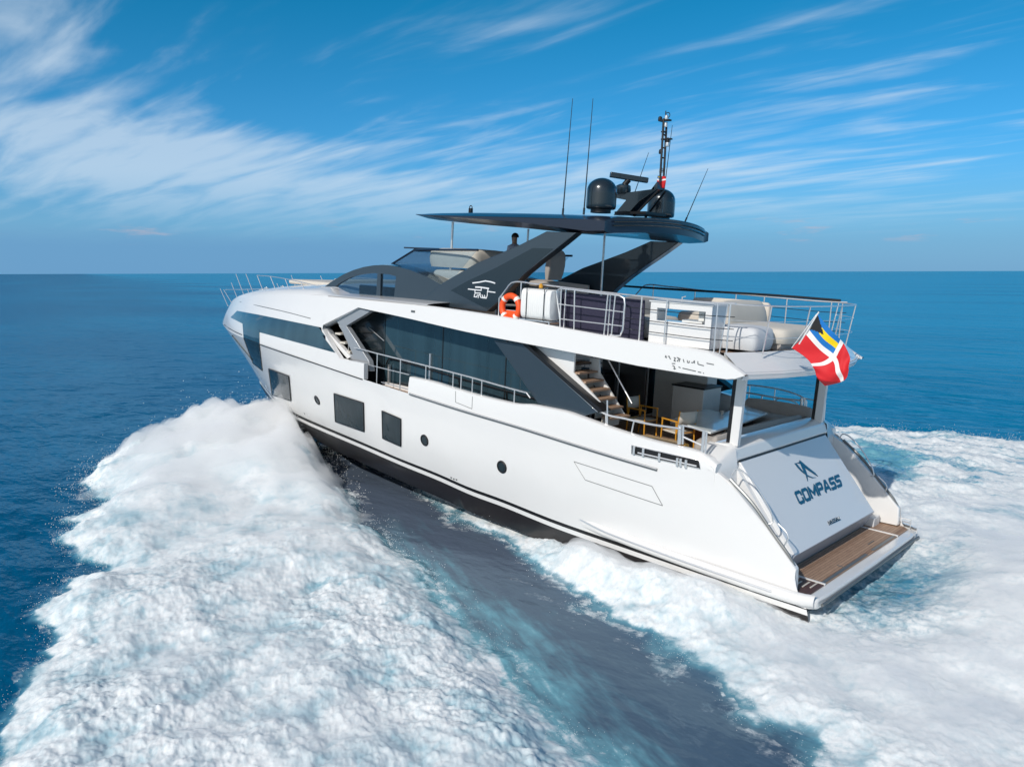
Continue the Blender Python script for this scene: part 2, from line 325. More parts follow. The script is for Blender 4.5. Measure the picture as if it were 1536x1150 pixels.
# topsides above the rub line (forward), window band, and the long upper band
def top_pt(x, z):
    zr, zu = Z_RUB(x), Z_UP(x); t = min(max((z-zr)/(zu-zr), 0), 1.05)
    return Vector((x, Y_RUB(x)+(Y_UP(x)-Y_RUB(x))*t**1.25+.05*math.sin(math.pi*min(t, 1)), z))
def cut(x): return 3.19 if x < 14.02 else (3.19+(x-14.02)/1.1*.82 if x < 15.12 else 9)
ttop = [c.copy() for c in curve([(x, Y_UP(x), Z_UP(x)) for x in (15.03, 16.5, 18, 19.3, 20.5, 21.5, 22.5, 23.3, 24, 24.7, 25.3, 25.8, 26.15)]+[(26.4, 0, 3.72)], 60)]
tbot = [c.copy() for c in curve([(x, Y_RUB(x), Z_RUB(x)) for x in (15.03, 17, 18.4, 19.5, 20.5, 21.5, 22.5, 23.4, 24.3, 25.1, 25.8, 26.3, 26.7)]+[(26.95, 0, 3.15)], 60)]
rows = []
for k in range(9):
    t = k/8; r = []
    for a, b in zip(tbot, ttop):
        p = a.lerp(b, t); p.y = a.y+(b.y-a.y)*t**1.25+.05*math.sin(math.pi*t)*min(1, a.y); r.append(p)
    rows.append(r)
m = MB(); m.grid(rows)
xs = list(np.linspace(12.88, 14.02, 6))+list(np.linspace(14.1, 15.14, 8))
rows2 = [[top_pt(x, Z_RUB(x)+(min(cut(x), 4.0+1e-3)-Z_RUB(x))*k/5) for x in xs] for k in range(6)]
m.grid(rows2); TOPMB = MB(); TOPMB.v = list(m.v); TOPMB.f = list(m.f); TOPMB.mi = list(m.mi)
th = [[Vector((p.x, p.y-.14, p.z)) for p in r] for r in rows2]
m.grid(th); m.grid([rows2[-1], th[-1]]); m.grid([[r[0] for r in rows2], [r[0] for r in th]]); m.grid([[r[-1] for r in rows2], [r[-1] for r in th]])
half = list(m.v), list(m.f)
m.add([mir(p) for p in half[0]], half[1])
m.build('forward_topsides', WHITE, yacht, smooth=45)
# upper deck: one slab from the bow to the swept aft tips, its outer face is the white band
def band_rows(sg):
    xs = [1.70, 1.78, 1.9, 2.05, 2.25, 2.5, 3, 4, 5, 6, 7, 8, 9, 10, 11, 12, 13, 13.4, 14, 14.6, 15.12, 15.35]; rows = []
    for x in xs:
        zb, zu = Z_BB(x), Z_UP(x)
        if x < 2.5: zu = float(np.interp(x, [1.70, 1.9, 2.05, 2.25, 2.5], [4.315, 4.42, 4.50, 4.59, 4.672])); zb = float(np.interp(x, [1.70, 1.78, 1.9, 2.05], [4.295, 4.25, 4.20, 4.17]))
        if x > 13.4: zb = max(4.68-(x-13.4)/1.72*.67, 4.0); zb = min(zb, zu-.2)
        yo = top_pt(x, zb+.02).y; w = .34 if x > 2.5 else .34*min(1, .15+(x-1.7)/.95)
        rows.append([Vector((x, sg*p, z)) for p, z in ((yo-w, zb+.02), (yo-.05, zb), (yo+.0, zb+.02), (top_pt(x, zb+(zu-zb)*.5).y+.0, zb+(zu-zb)*.5), (top_pt(x, zu-.03).y, zu-.03), (Y_UP(x)-.035, zu), (Y_UP(x)-w*.8-.05, zu-.015), (Y_UP(x)-w-.06, zu-.05))])
    return rows
m = MB()
for sg in (1, -1):
    rows = band_rows(sg); m.grid(rows, True); o = len(m.v)
    m.f.append(tuple(range(o-len(rows)*8, o-len(rows)*8+8))); m.mi.append(0)
m.build('upper_deck_band', WHITE, yacht, smooth=40)
BANDMB = MB(); BANDMB.grid(band_rows(1), True)
# deck plate between the bands
aft = [(1.80, 2.93), (1.50, 1.9), (1.36, 1.0), (1.33, 0), (1.36, -1.0), (1.50, -1.9), (1.80, -2.93)]
m = MB(); rows_u, rows_l = [], []
for x in [None, 2.2, 3, 4, 5, 6, 7, 8, 9, 10, 11, 12, 13, 14, 15]:
    ys_ = [2.93, 1.9, 1., 0, -1., -1.9, -2.93] if x is None else [(Y_UP(x)-.30)*q for q in (1, .7, .35, 0, -.35, -.7, -1)]
    xs_ = [a for a, b in aft] if x is None else [x]*7
    rows_l.append([Vector((a, b, max(Z_BB(a), 4.2)+.02)) for a, b in zip(xs_, ys_)]); rows_u.append([Vector((a, b, max(Z_BB(a), 4.2)+.14)) for a, b in zip(xs_, ys_)])
m.grid(rows_l); m.grid(rows_u); m.grid([rows_l[0], rows_u[0]]); m.build('upper_deck_plate', WHITE2, yacht)
m = MB()
lo = [Vector((x-.02, y, 4.30)) for x, y in aft]; hi = [Vector((x+.42, y, 4.66)) for x, y in aft]; hi2 = [Vector((x+.42, y, 4.50)) for x, y in aft]; lo2 = [Vector((x+.02, y, 4.19)) for x, y in aft]
m.grid([lo2, lo, hi, hi2]); m.build('aft_deck_fascia', WHITE, yacht, smooth=30)
m = MB()
out = [Vector((x+.44, y*.97, 4.60)) for x, y in aft]+[Vector((x, -(Y_UP(x)-.36), Z_UP(x)-.10)) for x in (3, 5, 7, 9.5)]+[Vector((x, (Y_UP(x)-.36), Z_UP(x)-.10)) for x in (9.5, 7, 5, 3)]
m.grid([[Vector((x, y, 4.60+.02*(x-2))) for y in np.linspace(-2.5, 2.5, 9)] for x in np.linspace(2.25, 12.5, 12)]); m.build('flybridge_teak_deck', TEAK, yacht)
# foredeck crown
m = MB(); rows = []
for x in list(np.linspace(10.5, 26, 22))+[26.38]:
    y, z = Y_UP(x), Z_UP(x); cr_ = .10+.28*min(1, y/2.5) if x > 15 else .1
    rows.append([Vector((x, y*math.sin(a), z+cr_*math.cos(a)**.8 if abs(a) < 1.5 else z)) for a in np.linspace(-math.pi/2, math.pi/2, 17)])
m.grid(rows); m.build('foredeck', WHITE, yacht, smooth=50)
# ray helpers on the real meshes
def bvh(mb): return BVHTree.FromPolygons([Vector(v) for v in mb.v], mb.f)
BH, BT, BB = bvh(HULLMB), bvh(TOPMB), bvh(BANDMB)
def hit(px, py, trees=(BH,)):
    o, d = ray_b(px, py); best = None
    for t in trees:
        loc, n, i, di = t.ray_cast(o, d.normalized())
        if loc is not None and (best is None or di < best[2]): best = (loc, n if n.dot(d) < 0 else -n, di)
    return best
def patch(mb, quad, trees, eps=.012, n=10, k=5, depth=.05):
    # panel that follows the real surface between four corners (clockwise from top left)
    tl, tr, br, bl = [Vector((*q, 0)) for q in quad]; rows = []; back = []
    for j in range(k+1):
        r = []; b = []
        for i in range(n+1):
            p = tl.lerp(tr, i/n).lerp(bl.lerp(br, i/n), j/k); h = hit(p.x, p.y, trees)
            if h is None: h = (at(p.x, p.y, y=3.0), Vector((0, 1, 0)), 0)
            r.append(h[0]+Vector((0, eps, 0))); b.append(h[0]-Vector((0, depth, 0)))
        rows.append(r); back.append(b)
    mb.grid(rows); mb.grid([rows[0], back[0]]); mb.grid([rows[-1], back[-1]]); mb.grid([[r[0] for r in rows], [r[0] for r in back]]); mb.grid([[r[-1] for r in rows], [r[-1] for r in back]])
    return rows
def rim(mb, rows, r=.012):
    mb.tube([*rows[0], *[x[-1] for x in rows[1:]], *rows[-1][::-1][1:], *[x[0] for x in rows[::-1][1:]]], r, 6, False)
def symmetric(o):                           # the same part on the other side of the boat
    me = o.data.copy()
    bm = bmesh.new(); bm.from_mesh(me)
    for v in bm.verts: v.co.y = -v.co.y
    bmesh.ops.reverse_faces(bm, faces=bm.faces); bm.to_mesh(me); bm.free()
    c = o.copy(); c.data = me; C.objects.link(c)
    for ch in o.children:
        d = symmetric(ch); d.parent = c
    return c
# window band at the bow
m = MB(); TT = (BT, BH)
patch(m, [(356, 466), (389, 472), (389, 498), (346, 476)], TT, n=8)
patch(m, [(389, 472), (482, 491), (515, 532), (389, 498)], TT, n=22, k=6)
patch(m, [(364, 482), (389.3, 494), (389.6, 517), (366, 508)], TT, n=5, eps=.016, k=8)
bw = m.build('bow_window_band', GLASS, yacht, smooth=50); symmetric(bw)
m = MB(); rr = patch(m, [(366, 507), (389.5, 515.5), (394, 556), (380, 545)], (BH,), n=6, k=6, eps=.014); lw = m.build('bow_window', HGLASS, yacht); m = MB(); rim(m, rr); m.build('frame', BLACK, lw); symmetric(lw)
# raised lip at the bow
m = MB(); cl = [(336.5, 487), (345, 493), (354, 498), (363, 502)]
pts = [hit(px, py, TT) for px, py in cl]; pts = [p[0]+Vector((0, .01, 0)) for p in pts if p]
if len(pts) > 1: m.tube(pts, .014, 6); symmetric(m.build('bow_trim_line', BLACK, yacht))
for q in ([(404, 553), (434, 564), (437, 601), (409, 592)], [(502, 590), (546, 604), (547, 647), (504, 632)], [(574, 616), (602, 628), (602, 669), (575, 657)]):
    m = MB(); rr = patch(m, q, (BH,), n=10, k=8, eps=.026); w = m.build('hull_window', HGLASS, yacht); m = MB(); rim(m, rr, .016); m.build('frame', BLACK, w); symmetric(w)
for px, py in ((476, 600), (637, 660), (753, 700)):
    h = hit(px, py); n = h[1]; R = n.to_track_quat('Z', 'Y').to_matrix()
    m = MB(); m.lathe([(0, .012), (.10, .012), (.12, .012)], h[0], 24, R); w = m.build('porthole', HGLASS, yacht)
    m = MB(); m.lathe([(.118, .0), (.118, .024), (.135, .03), (.155, .018), (.158, -.01)], h[0], 24, R); m.build('rim', BLACK, w); symmetric(w)
# rub line and rails along the side
def side_tube(name, mt, pix, r, trees=TT, out=.01, sym=True):
    pts = [hit(px, py, trees) for px, py in pix]; pts = [p[0]+Vector((0, out, 0)) for p in pts if p]
    m = MB(); m.tube(curve(pts, 40), r, 8); o = m.build(name, mt, yacht)
    if sym: symmetric(o)
    return o
side_tube('hull_groove', BLACK, [(391, 517), (430, 530.5), (470, 544), (510, 557.5), (544, 569)], .016)
rub = curve([(x, Y_RUB(x)+.012, Z_RUB(x)) for x in (3.35, 4.4, 5.5, 7, 9, 10.9)], 40)
m = MB(); m.tube(rub, .030, 8); o = m.build('rub_rail', RUBRAIL, yacht); symmetric(o)
m = MB(); m.tube([p+Vector((0, .02, .018)) for p in rub], .011, 6); o = m.build('rub_rail_strip', STEEL, yacht); symmetric(o)
for pix in ([(861, 692), (878, 719.5), (994, 758), (978, 729), (861, 692)],):
    pts = [hit(*p) for p in pix]; m = MB()
    for a, b in zip(pts, pts[1:]):
        seg = [a[0].lerp(b[0], k/6)+Vector((0, .035, 0)) for k in range(7)]
        seg = [Vector((p.x, BH.find_nearest(p)[0].y+.002, p.z)) for p in seg]; m.tube(seg, .007, 6)
    o = m.build('garage_hatch_outline', RUBRAIL, yacht); symmetric(o)
side_tube('deck_edge_groove', RUBRAIL, [(360, 452.5), (390, 459), (430, 468), (466, 477.5)], .009)

# bulwark aft of the boarding gate
BW = [(10.98, 3.07), (10.2, 3.06), (9.3, 3.0), (8.08, 2.94), (7.3, 2.93), (6.67, 2.99), (5.9, 2.99), (5.16, 2.91), (4.64, 2.84), (3.95, 2.77), (3.3, 2.73), (2.8, 2.72), (2.4, 2.66), (2.15, 2.52)]
zt = f1(BW[::-1]); xs = np.linspace(2.15, 10.98, 60)
def bul(sg):
    m = MB(); o_, i_ = [], []
    for x in xs:
        y0 = Y_RUB(x) if x > 3.2 else hull_pt(0, 1).y*0+[3.02, 3.10, Y_RUB(3.2)][0]*0+np.interp(x, [2.15, 2.9, 3.3], [3.01, 3.10, 3.13]); z0 = Z_RUB(x) if x > 3.3 else np.interp(x, [2.15, 2.25, 2.9, 3.3], [2.36, 2.40, 2.36, 2.18])
        y1 = y0-.05; w = .16
        lip = .62 if 2.42 < x < 4.02 else 0
        o_.append([Vector((x, sg*y0, z0)), Vector((x, sg*(y0-.012), z0+(zt(x)-z0)*.55)), Vector((x, sg*(y1+.01), zt(x)-.02)), Vector((x, sg*(y1-.02), zt(x))), Vector((x, sg*(y1-w), zt(x)-.005)), Vector((x, sg*(y1-w-.02), zt(x)-.05)), Vector((x, sg*(y1-w-.02), 2.0))])
    m.grid(o_); m.grid([[p for p in o_[0]]]*1+[[Vector((p.x, sg*2.8, 2.0)) for p in o_[0]]]); m.grid([[p for p in o_[-1]]]+[[Vector((p.x, sg*2.95, 2.4)) for p in o_[-1]]])
    return m
for sg in (1, -1): bul(sg).build('bulwark', WHITE, yacht, smooth=40)
BBW = bvh(bul(1))
# lowered gate sill of teak with recess
m = MB(); m.prism([(12.95, 3.20, 2.56), (11.0, 3.20, 2.48), (11.0, 2.45, 2.40), (12.95, 2.45, 2.48)], (0, 0, .03)); o = m.build('gate_sill', TEAK, yacht); symmetric(o)
m = MB(); m.box((12.0, 3.12, 2.56), (.30, .10, .03)); m.tube([(11.85, 3.14, 2.59), (11.88, 3.14, 2.64), (12.12, 3.14, 2.65), (12.15, 3.14, 2.6)], .02); m.build('gate_cleat', STEEL, yacht)
m = MB(); m.grid([[(x, y, 2.30) for y in (2.0, 2.6, 3.05)] for x in np.linspace(5.2, 13.5, 8)]); o = m.build('side_deck', TEAK, yacht); symmetric(o)
# fairlead opening: black patch painted for its dark recess, with chrome rollers
m = MB(); rr = patch(m, [(947.5, 667.5), (1049, 690), (1051, 703), (947.5, 680.5)], (BBW, BH), eps=.004, n=12, k=2); fo = m.build('fairlead_opening', BLACK, yacht); m = MB(); rim(m, rr, .012); m.build('frame', STEEL, fo)
m = MB()
for px, py in ((952, 675), (966, 678), (990, 685), (1017, 692), (1022, 693), (1030, 695)):
    h = hit(px, py, (BBW, BH))
    if h: m.tube([h[0]+Vector((0, .03, -.08)), h[0]+Vector((0, .03, .08))], .028, 10)
h1, h2 = hit(958, 680, (BBW, BH)), hit(1046, 700, (BBW, BH)); m.tube([h1[0]+Vector((0, .03, .02)), h2[0]+Vector((0, .03, .02))], .018, 8)
m.build('rollers', STEEL, fo)
symmetric(fo)

# ------------------------------------------------------------------ stern
PT, PB = Vector((2.08, 2.16, 2.47)), Vector((.78, 2.19, .89)); PN = Vector((-(PT.z-PB.z), 0, PT.x-PB.x)).normalized()
def tp(u, v, o=0.): return Vector((PB.x+(PT.x-PB.x)*v, u*2.17, PB.z+(PT.z-PB.z)*v))+PN*o
m = MB(); P = [tp(-1, 0), tp(1, 0), tp(1, 1), tp(-1, 1)]; m.prism(P, -PN*.12); gd = m.build('transom_door', mat('silver_grey_gelcoat', (.72, .73, .73), .22, coat=.6), yacht, bevel=.02)
m = MB(); m.tube([tp(1, 1, .0), tp(-1, 1, .0)], .018); m.build('door_seam', BLACK, gd)
m = MB(); m.prism([(PB.x, 2.19, PB.z-.003), (.98, 2.19, .50), (.98, -2.19, .50), (PB.x, -2.19, PB.z-.003)], (.2, 0, .05)); m.build('transom_lower_panel', mat('silver_grey_lower_panel', (.44, .48, .54), .3, coat=.4), yacht)
# body of the stern behind and beside the door, coaming on top
m = MB()
sec = [(.98, .50), (.90, .90), (2.14, 2.44), (2.08, 2.50), (2.16, 2.72), (2.30, 2.80), (2.62, 2.78), (2.66, 2.55), (2.66, .45)]
m.prism([(x, 2.30, z) for x, z in sec], (0, -4.60, 0))
m.build('stern_body', WHITE, yacht, bevel=.03)
# shoulders filling from the stern body to the bulwark
for sg in (1, -1):
    m = MB(); rows = []
    for t in np.linspace(0, 1, 9):
        y = 2.28+(3.02-2.28)*t
        zt_ = 2.76-.30*t**1.4
        rows.append([Vector((1.96+.18*t, sg*y, 1.2)), Vector((2.05+.10*t, sg*y, 2.30-.02*t)), Vector((2.12+.06*t, sg*y, zt_-.06)), Vector((2.22, sg*y, zt_)), Vector((2.7, sg*y, zt_+.02)), Vector((2.75, sg*y, 2.0))])
    m.grid(rows); m.build('stern_shoulder', WHITE, yacht, smooth=50)
for sg in (1, -1):     # steps between door and wing
    for i in range(5): m = MB(); m.box((.75+i*.27+.5, sg*2.50, .50+i*.19), (.9, .40-.002*i, .38)); m.build('side_step', WHITE2, yacht, bevel=.02)
for sg in (1, -1):
    m = MB(); wing = [(.42, .50), (.42, .60), (.44, .92), (.58, 1.05), (1.09, 1.55), (1.86, 2.2), (2.25, 2.40), (2.6, 2.4), (2.4, 1.2), (1.3, .48)]
    if sg > 0: m.prism([(x, 2.935, z+.005) for x, z in wing], (0, -.15, 0))
    else: m.prism([(x, -2.935, z+.005) for x, z in wing], (0, .15, 0))
    m.build('stern_wing', WHITE, yacht, bevel=.025)
# quarter handrails
for sg in (1, -1):
    m = MB(); m.tube(curve([(1.95, sg*2.72, 2.30), (1.85, sg*2.70, 2.45), (1.55, sg*2.70, 2.30), (1.15, sg*2.70, 1.85), (1.05, sg*2.70, 1.6), (1.12, sg*2.74, 1.55)], 30), .016)
    m.tube(curve([(.78, sg*2.74, 1.22), (.74, sg*2.70, 1.42), (.95, sg*2.70, 1.60)], 12), .014); m.build('quarter_handrail', STEEL, yacht)
    m = MB(); m.tube(curve([(1.9, sg*2.87, 2.27), (1.4, sg*2.87, 1.90), (.95, sg*2.87, 1.44), (.62, sg*2.87, 1.12), (.50, sg*2.87, .95)], 20), .03, 6); m.build('wing_trim', RUBRAIL, yacht)
# platform
PZ = .47
m = MB()
pl = [(0.14, 2.98), (.02, 2.86), (-.01, 2.4), (-.03, 0), (-.01, -2.4), (.02, -2.86), (.14, -2.98), (1.3, -3.02), (1.3, 3.02)]
m.prism([(x, y, PZ-.21) for x, y in pl], (0, 0, .20)); m.build('swim_platform', WHITE, yacht, bevel=.05)
m = MB(); m.prism([(.98, 2.05, PZ), (.98, -2.05, PZ), (.20, -2.05, PZ), (.20, 2.05, PZ)], (0, 0, .012)); pc = m.build('platform_centre_teak', TEAK, yacht)
for sg in (1, -1):
    m = MB(); m.prism([(1.0, sg*2.95, PZ), (1.0, sg*2.12, PZ), (.20, sg*2.12, PZ), (.20, sg*2.80, PZ), (.34, sg*2.95, PZ)], (0, 0, .012)); m.build('platform_side_teak', TEAKD if sg > 0 else TEAK, yacht)
    m = MB(); m.box((.6, sg*2.085, PZ+.012), (.82, .045, .03)); m.build('platform_divider', WHITE, yacht)
m = MB(); m.box((.60, 2.4, PZ+.014), (.05, .02, .01))
for i in range(5): m.box((.32+.12*i, 2.30+.08*(i % 3), PZ+.017), (.03, .34, .008))
m.build('platform_grille', CREAM, yacht)
m = MB(); m.box((.25, 0.9, PZ+.016), (.07, 2.3, .01)); m.box((.25, -1.3, PZ+.016), (.07, 1.4, .01)); m.box((.32, .9, PZ+.018), (.22, .02, .01)); m.box((.45, -1.1, PZ+.018), (.02, .35, .01)); m.build('platform_hinge_strip', RUBRAIL, yacht)
m = MB(); m.tube([(-.045, 2.8, PZ-.11), (-.055, 0, PZ-.11), (-.045, -2.8, PZ-.11)], .03); m.build('platform_fender_rail', RUBRAIL, yacht)
m = MB(); m.box((.30, -2.99, PZ+.12), (.22, .02, .02)); m.tube([(.2, -2.97, PZ), (.2, -2.97, PZ+.2), (.42, -2.97, PZ+.2), (.42, -2.97, PZ)], .016); m.build('platform_cleat', STEEL, yacht)
for sg in (1, -1):      # side ledge with metal rubbing strip
    m = MB(); c = curve([(5.4, sg*3.02, .62), (4.6, sg*3.05, .55), (3, sg*3.06, .48), (1.4, sg*3.05, .44), (.3, sg*3.0, .42), (.05, sg*2.88, .42)], 30)
    rows = [[p+Vector((0, sg*math.cos(a)*.10*min(1, (5.5-p.x)/1.0), math.sin(a)*.12)) for a in np.linspace(-math.pi*.6, math.pi*.6, 9)] for p in c]; m.grid(rows); sl_ = m.build('side_ledge', WHITE, yacht, smooth=60)
    m = MB(); m.tube([p+Vector((0, sg*.105*min(1, (5.5-p.x)/1.0), .03)) for p in c[:26]], .022); m.build('rubbing_strip', STEEL, sl_)
m = MB(); m.prism([(1.6, 2.9, .02), (.25, 2.75, .08), (.35, 2.75, .24), (1.7, 2.9, .24)], (0, -5.7, 0)); m.build('stern_tunnel', BLACK, yacht)
# lettering on the door
def strokes(mb, paths, corners, w, th=.006):
    TL, TR, BR, BL = corners
    def P(u, v): return TL.lerp(TR, u).lerp(BL.lerp(BR, u), v)
    for path in paths:
        for (u0, v0), (u1, v1) in zip(path, path[1:]):
            a, b = P(u0, v0), P(u1, v1); n = (TR-TL).cross(BL-TL).normalized()
            if n.dot(ray_b(900, 600)[0]-a) < 0: n = -n
            d = (b-a).normalized(); s = d.cross(n)*w/2; a = a-d*w*.3; b = b+d*w*.3
            mb.prism([a-s, a+s, b+s, b-s], n*(th*(1+random.random()*.2)))
GL = {'C': [[(1, .3), (1, .1), (.85, 0), (.15, 0), (0, .1), (0, .9), (.15, 1), (.85, 1), (1, .9), (1, .66)]], 'O': [[(.15, 0), (.85, 0), (1, .1), (1, .9), (.85, 1), (.15, 1), (0, .9), (0, .1), (.15, 0)]],
      'M': [[(0, 1), (0, 0), (.5, .75), (1, 0), (1, 1)]], 'P': [[(0, 1), (0, 0), (.85, 0), (1, .12), (1, .45), (.85, .55), (0, .55)]], 'A': [[(0, 1), (.4, 0), (.6, 0), (1, 1)], [(.2, .7), (.8, .7)]],
      'S': [[(1, .0), (.12, 0), (0, .1), (0, .4), (.12, .48), (.88, .48), (1, .58), (1, .9), (.88, 1), (0, 1)]], 'N': [[(0, 1), (0, 0), (1, 1), (1, 0)]], 'U': [[(0, 0), (0, .9), (.15, 1), (.85, 1), (1, .9), (1, 0)]]}
def word(mb, text, corners, w, gap=.25, widths=None):
    widths = widths or {}; tot = sum(widths.get(c, 1) for c in text)+gap*(len(text)-1); x = 0
    for c in text:
        g = widths.get(c, 1); strokes(mb, [[((x+g*u)/tot, v) for u, v in p] for p in GL[c]], corners, w); x += g+gap
def tr_(px, py): return on_plane(px, py, PT+PN*.004, PN)
m = MB(); word(m, 'COMPASS', [tr_(1192.5, 739.5), tr_(1258, 713), tr_(1262, 727), tr_(1199.5, 754.5)], .066, .42, {'M': 1.45, 'A': 1.2}); m.build('name_lettering', LOGO, gd)
m = MB()
def poly_on(mb, pix, th=.006): mb.prism([tr_(1180+x/10.45, 680+y/10.45) for x, y in pix], PN*th)
poly_on(m, [(120, 155), (150, 150), (200, 215), (255, 275), (310, 325), (350, 350), (405, 372), (465, 375), (400, 385), (340, 365), (285, 325), (215, 270), (165, 215)])
poly_on(m, [(215, 165), (260, 205), (290, 245), (310, 300), (322, 350), (330, 440), (310, 380), (295, 330), (270, 290), (235, 220)], .008)
poly_on(m, [(200, 105), (230, 130), (300, 190), (380, 255), (445, 305), (490, 360), (430, 325), (340, 265), (262, 210), (215, 160), (150, 150), (190, 140)], .010)
m.build('emblem', LOGO, gd)
m = MB(); word(m, 'NASSAU', [tr_(1241.5, 782), tr_(1258, 774.5), tr_(1260, 778.5), tr_(1243.5, 786)], .016, .35); strokes(m, [[(0, 0), (1, 0)]], [tr_(1243.5, 787), tr_(1261, 779), tr_(1261, 780), tr_(1243.5, 788)], .012); m.build('port_lettering', DGREY, gd)

# ------------------------------------------------------------------ saloon and side structures
m = MB()
sal = [(14.6, 2.30), (14.6, 4.25), (13.3, 4.64), (6.95, 4.28), (6.95, 2.0)]
m.prism([(x, 2.38, z) for x, z in sal], (0, -4.76, 0)); m.build('saloon_body', DGREY, yacht)
m = MB(); m.prism([(13.1, 2.39, 2.62), (13.1, 2.39, 4.60), (10.6, 2.39, 4.50), (10.6, 2.39, 2.62)], (0, .02, 0)); m.prism([(10.59, 2.39, 2.62), (10.59, 2.39, 4.50), (8.3, 2.39, 4.36), (8.3, 2.39, 2.62)], (0, .022, 0)); m.prism([(8.29, 2.39, 2.62), (8.29, 2.39, 4.36), (7.0, 2.39, 4.28), (7.0, 2.39, 2.62)], (0, .020, 0))
o = m.build('saloon_glazing', GLASS, yacht)
for x in (13.05, 10.6, 8.3): m = MB(); m.box((x, 2.415, 3.55), (.03, .01, 1.9)); m.build('mullion', BLACK, o)
symmetric(o)
m = MB(); m.box((10.0, 2.43, 2.45), (6.1, .06, .30)); o = m.build('saloon_sill', WHITE, yacht); symmetric(o)
m = MB(); m.tube(curve([(12.9, 2.47, 3.1), (12.8, 2.47, 3.28), (12.5, 2.47, 3.30), (9.5, 2.47, 3.10), (6.6, 2.47, 2.95)], 30), .02)
for x, z in ((9.9, 3.12), (8.2, 3.02)): m.tube([(x, 2.47, z), (x, 2.42, z-.25)], .015)
o = m.build('glass_handrail', BLACK, yacht); symmetric(o)
m = MB(); m.box((11.05, 2.44, 3.25), (.05, .05, .75)); m.build('door_handle', STEEL, yacht)
# dark lobby forward of the saloon with grey sloping frame and its little stair
m = MB()
def yp(px, py, y): return at(px, py, y=y)
fr = [(481.7, 490.6), (537, 462.4), (556, 466.6), (519, 488.5), (553, 541), (556, 557), (545, 546), (525, 538)]
hl = [(488, 490.5), (504.5, 482), (508.5, 487), (529, 531), (521, 532)]
m.prism([yp(x, y, 3.02) for x, y in fr], (0, -.16, 0), [[yp(x, y, 3.02) for x, y in hl]]); o = m.build('lobby_frame', mat('pale_silver_paint', (.36, .38, .40), .3, metal=.3, coat=.5), yacht, bevel=.01); symmetric(o)
m = MB(); m.prism([yp(x, y, 3.05) for x, y in [(480, 490), (485, 490), (526, 535), (521, 538)]], (0, -.12, 0)); o = m.build('window_edge_strip', WHITE, yacht); symmetric(o)
m = MB()
for i in range(5): m.box((14.5-i*.24, 2.75, 3.85-i*.24), (.26, .5, .05))
o = m.build('lobby_stair', CREAM, yacht); symmetric(o)
m = MB(); m.tube([(14.5, 2.95, 4.1), (13.3, 2.95, 3.0)], .014); m.tube([(14.1, 2.9, 4.3), (14.1, 2.9, 3.2)], .012); o = m.build('stair_handrail', STEEL, yacht); symmetric(o)
m = MB(); m.tube([yp(553, 491, 2.42), yp(576, 511, 2.42)], .012); m.build('lobby_rail', STEEL, yacht); m = MB(); m.box((12.75, 2.47, 2.85), (.06, .06, .55)); m.build('door_post', STEEL, yacht)
# fashion plate
m = MB(); fp = [(741, 511), (783, 516), (897, 618), (872, 625), (806, 604), (762, 540)]
m.prism([yp(x, y, 3.0) for x, y in fp], (0, -.10, 0)); o = m.build('fashion_plate', GREY, yacht, bevel=.008); symmetric(o)
m = MB(); m.prism([yp(x, y, 2.99) for x, y in [(783, 516), (790, 516), (905, 617), (897, 618.5)]], (0, -.30, 0)); o = m.build('plate_edge', BLACK, yacht); symmetric(o)
# aft flying stair from cockpit to flybridge
st = thing_part = None
m = MB()
m.prism([yp(x, y, 2.78) for x, y in [(800, 517), (862, 529), (860, 559), (912, 617), (900, 621)]], (0, -.06, 0)); stair = m.build('flybridge_stair', WHITE, yacht, bevel=.01)
m = MB(); m.prism([yp(x, y, 2.05) for x, y in [(884, 536), (898.5, 538), (899, 559), (938, 625), (924, 628), (884, 566)]], (0, -.05, 0)); m.build('inner_stringer', WHITE, stair)
A_, B_ = yp(862, 545, 2.5), yp(925, 632, 2.5)
for k in range(7):
    p = A_.lerp(B_, k/6.5); m = MB(); m.box((p.x, 2.40, p.z), (.30, .66, .04)); m.build('tread', TEAK, stair); m = MB(); m.box((p.x+.14, 2.40, p.z-.13), (.02, .64, .22)); m.build('riser', CREAM, stair)
m = MB(); m.tube([yp(913, 541, 1.95), yp(948, 605, 1.95)], .018); m.build('handrail', STEEL, stair)
# cockpit
m = MB(); m.grid([[(x, y, 2.15) for y in np.linspace(-2.95, 2.95, 5)] for x in np.linspace(2.3, 7.2, 5)]); m.build('cockpit_teak_deck', TEAK, yacht)
m = MB(); m.box((6.92, 0, 3.2), (.04, 4.6, 2.1)); dr = m.build('saloon_door_glass', BLACKGL, yacht)
m = MB()
for y in (1.75, .75, -.35, -1.75): m.box((6.87, y, 3.2), (.04, .035, 2.1))
m.box((6.85, 0, 2.19), (.06, 4.4, .05)); m.build('frame', STEEL, dr)
m = MB(); m.box((6.0, -2.25, 3.2), (1.6, .5, 2.1)); m.build('cockpit_bulkhead', GREYPANEL, yacht)
m = MB(); m.box((5.17, -2.2, 3.75), (.05, .35, .22)); m.build('wall_screen', BLACK, yacht)
# cockpit roof
m = MB(); m.prism([(6.9, 2.6, 4.20), (6.9, -2.6, 4.20), (1.9, -2.6, 4.16), (1.9, 2.6, 4.16)], (0, 0, .02)); m.build('cockpit_ceiling', WHITE2, yacht)
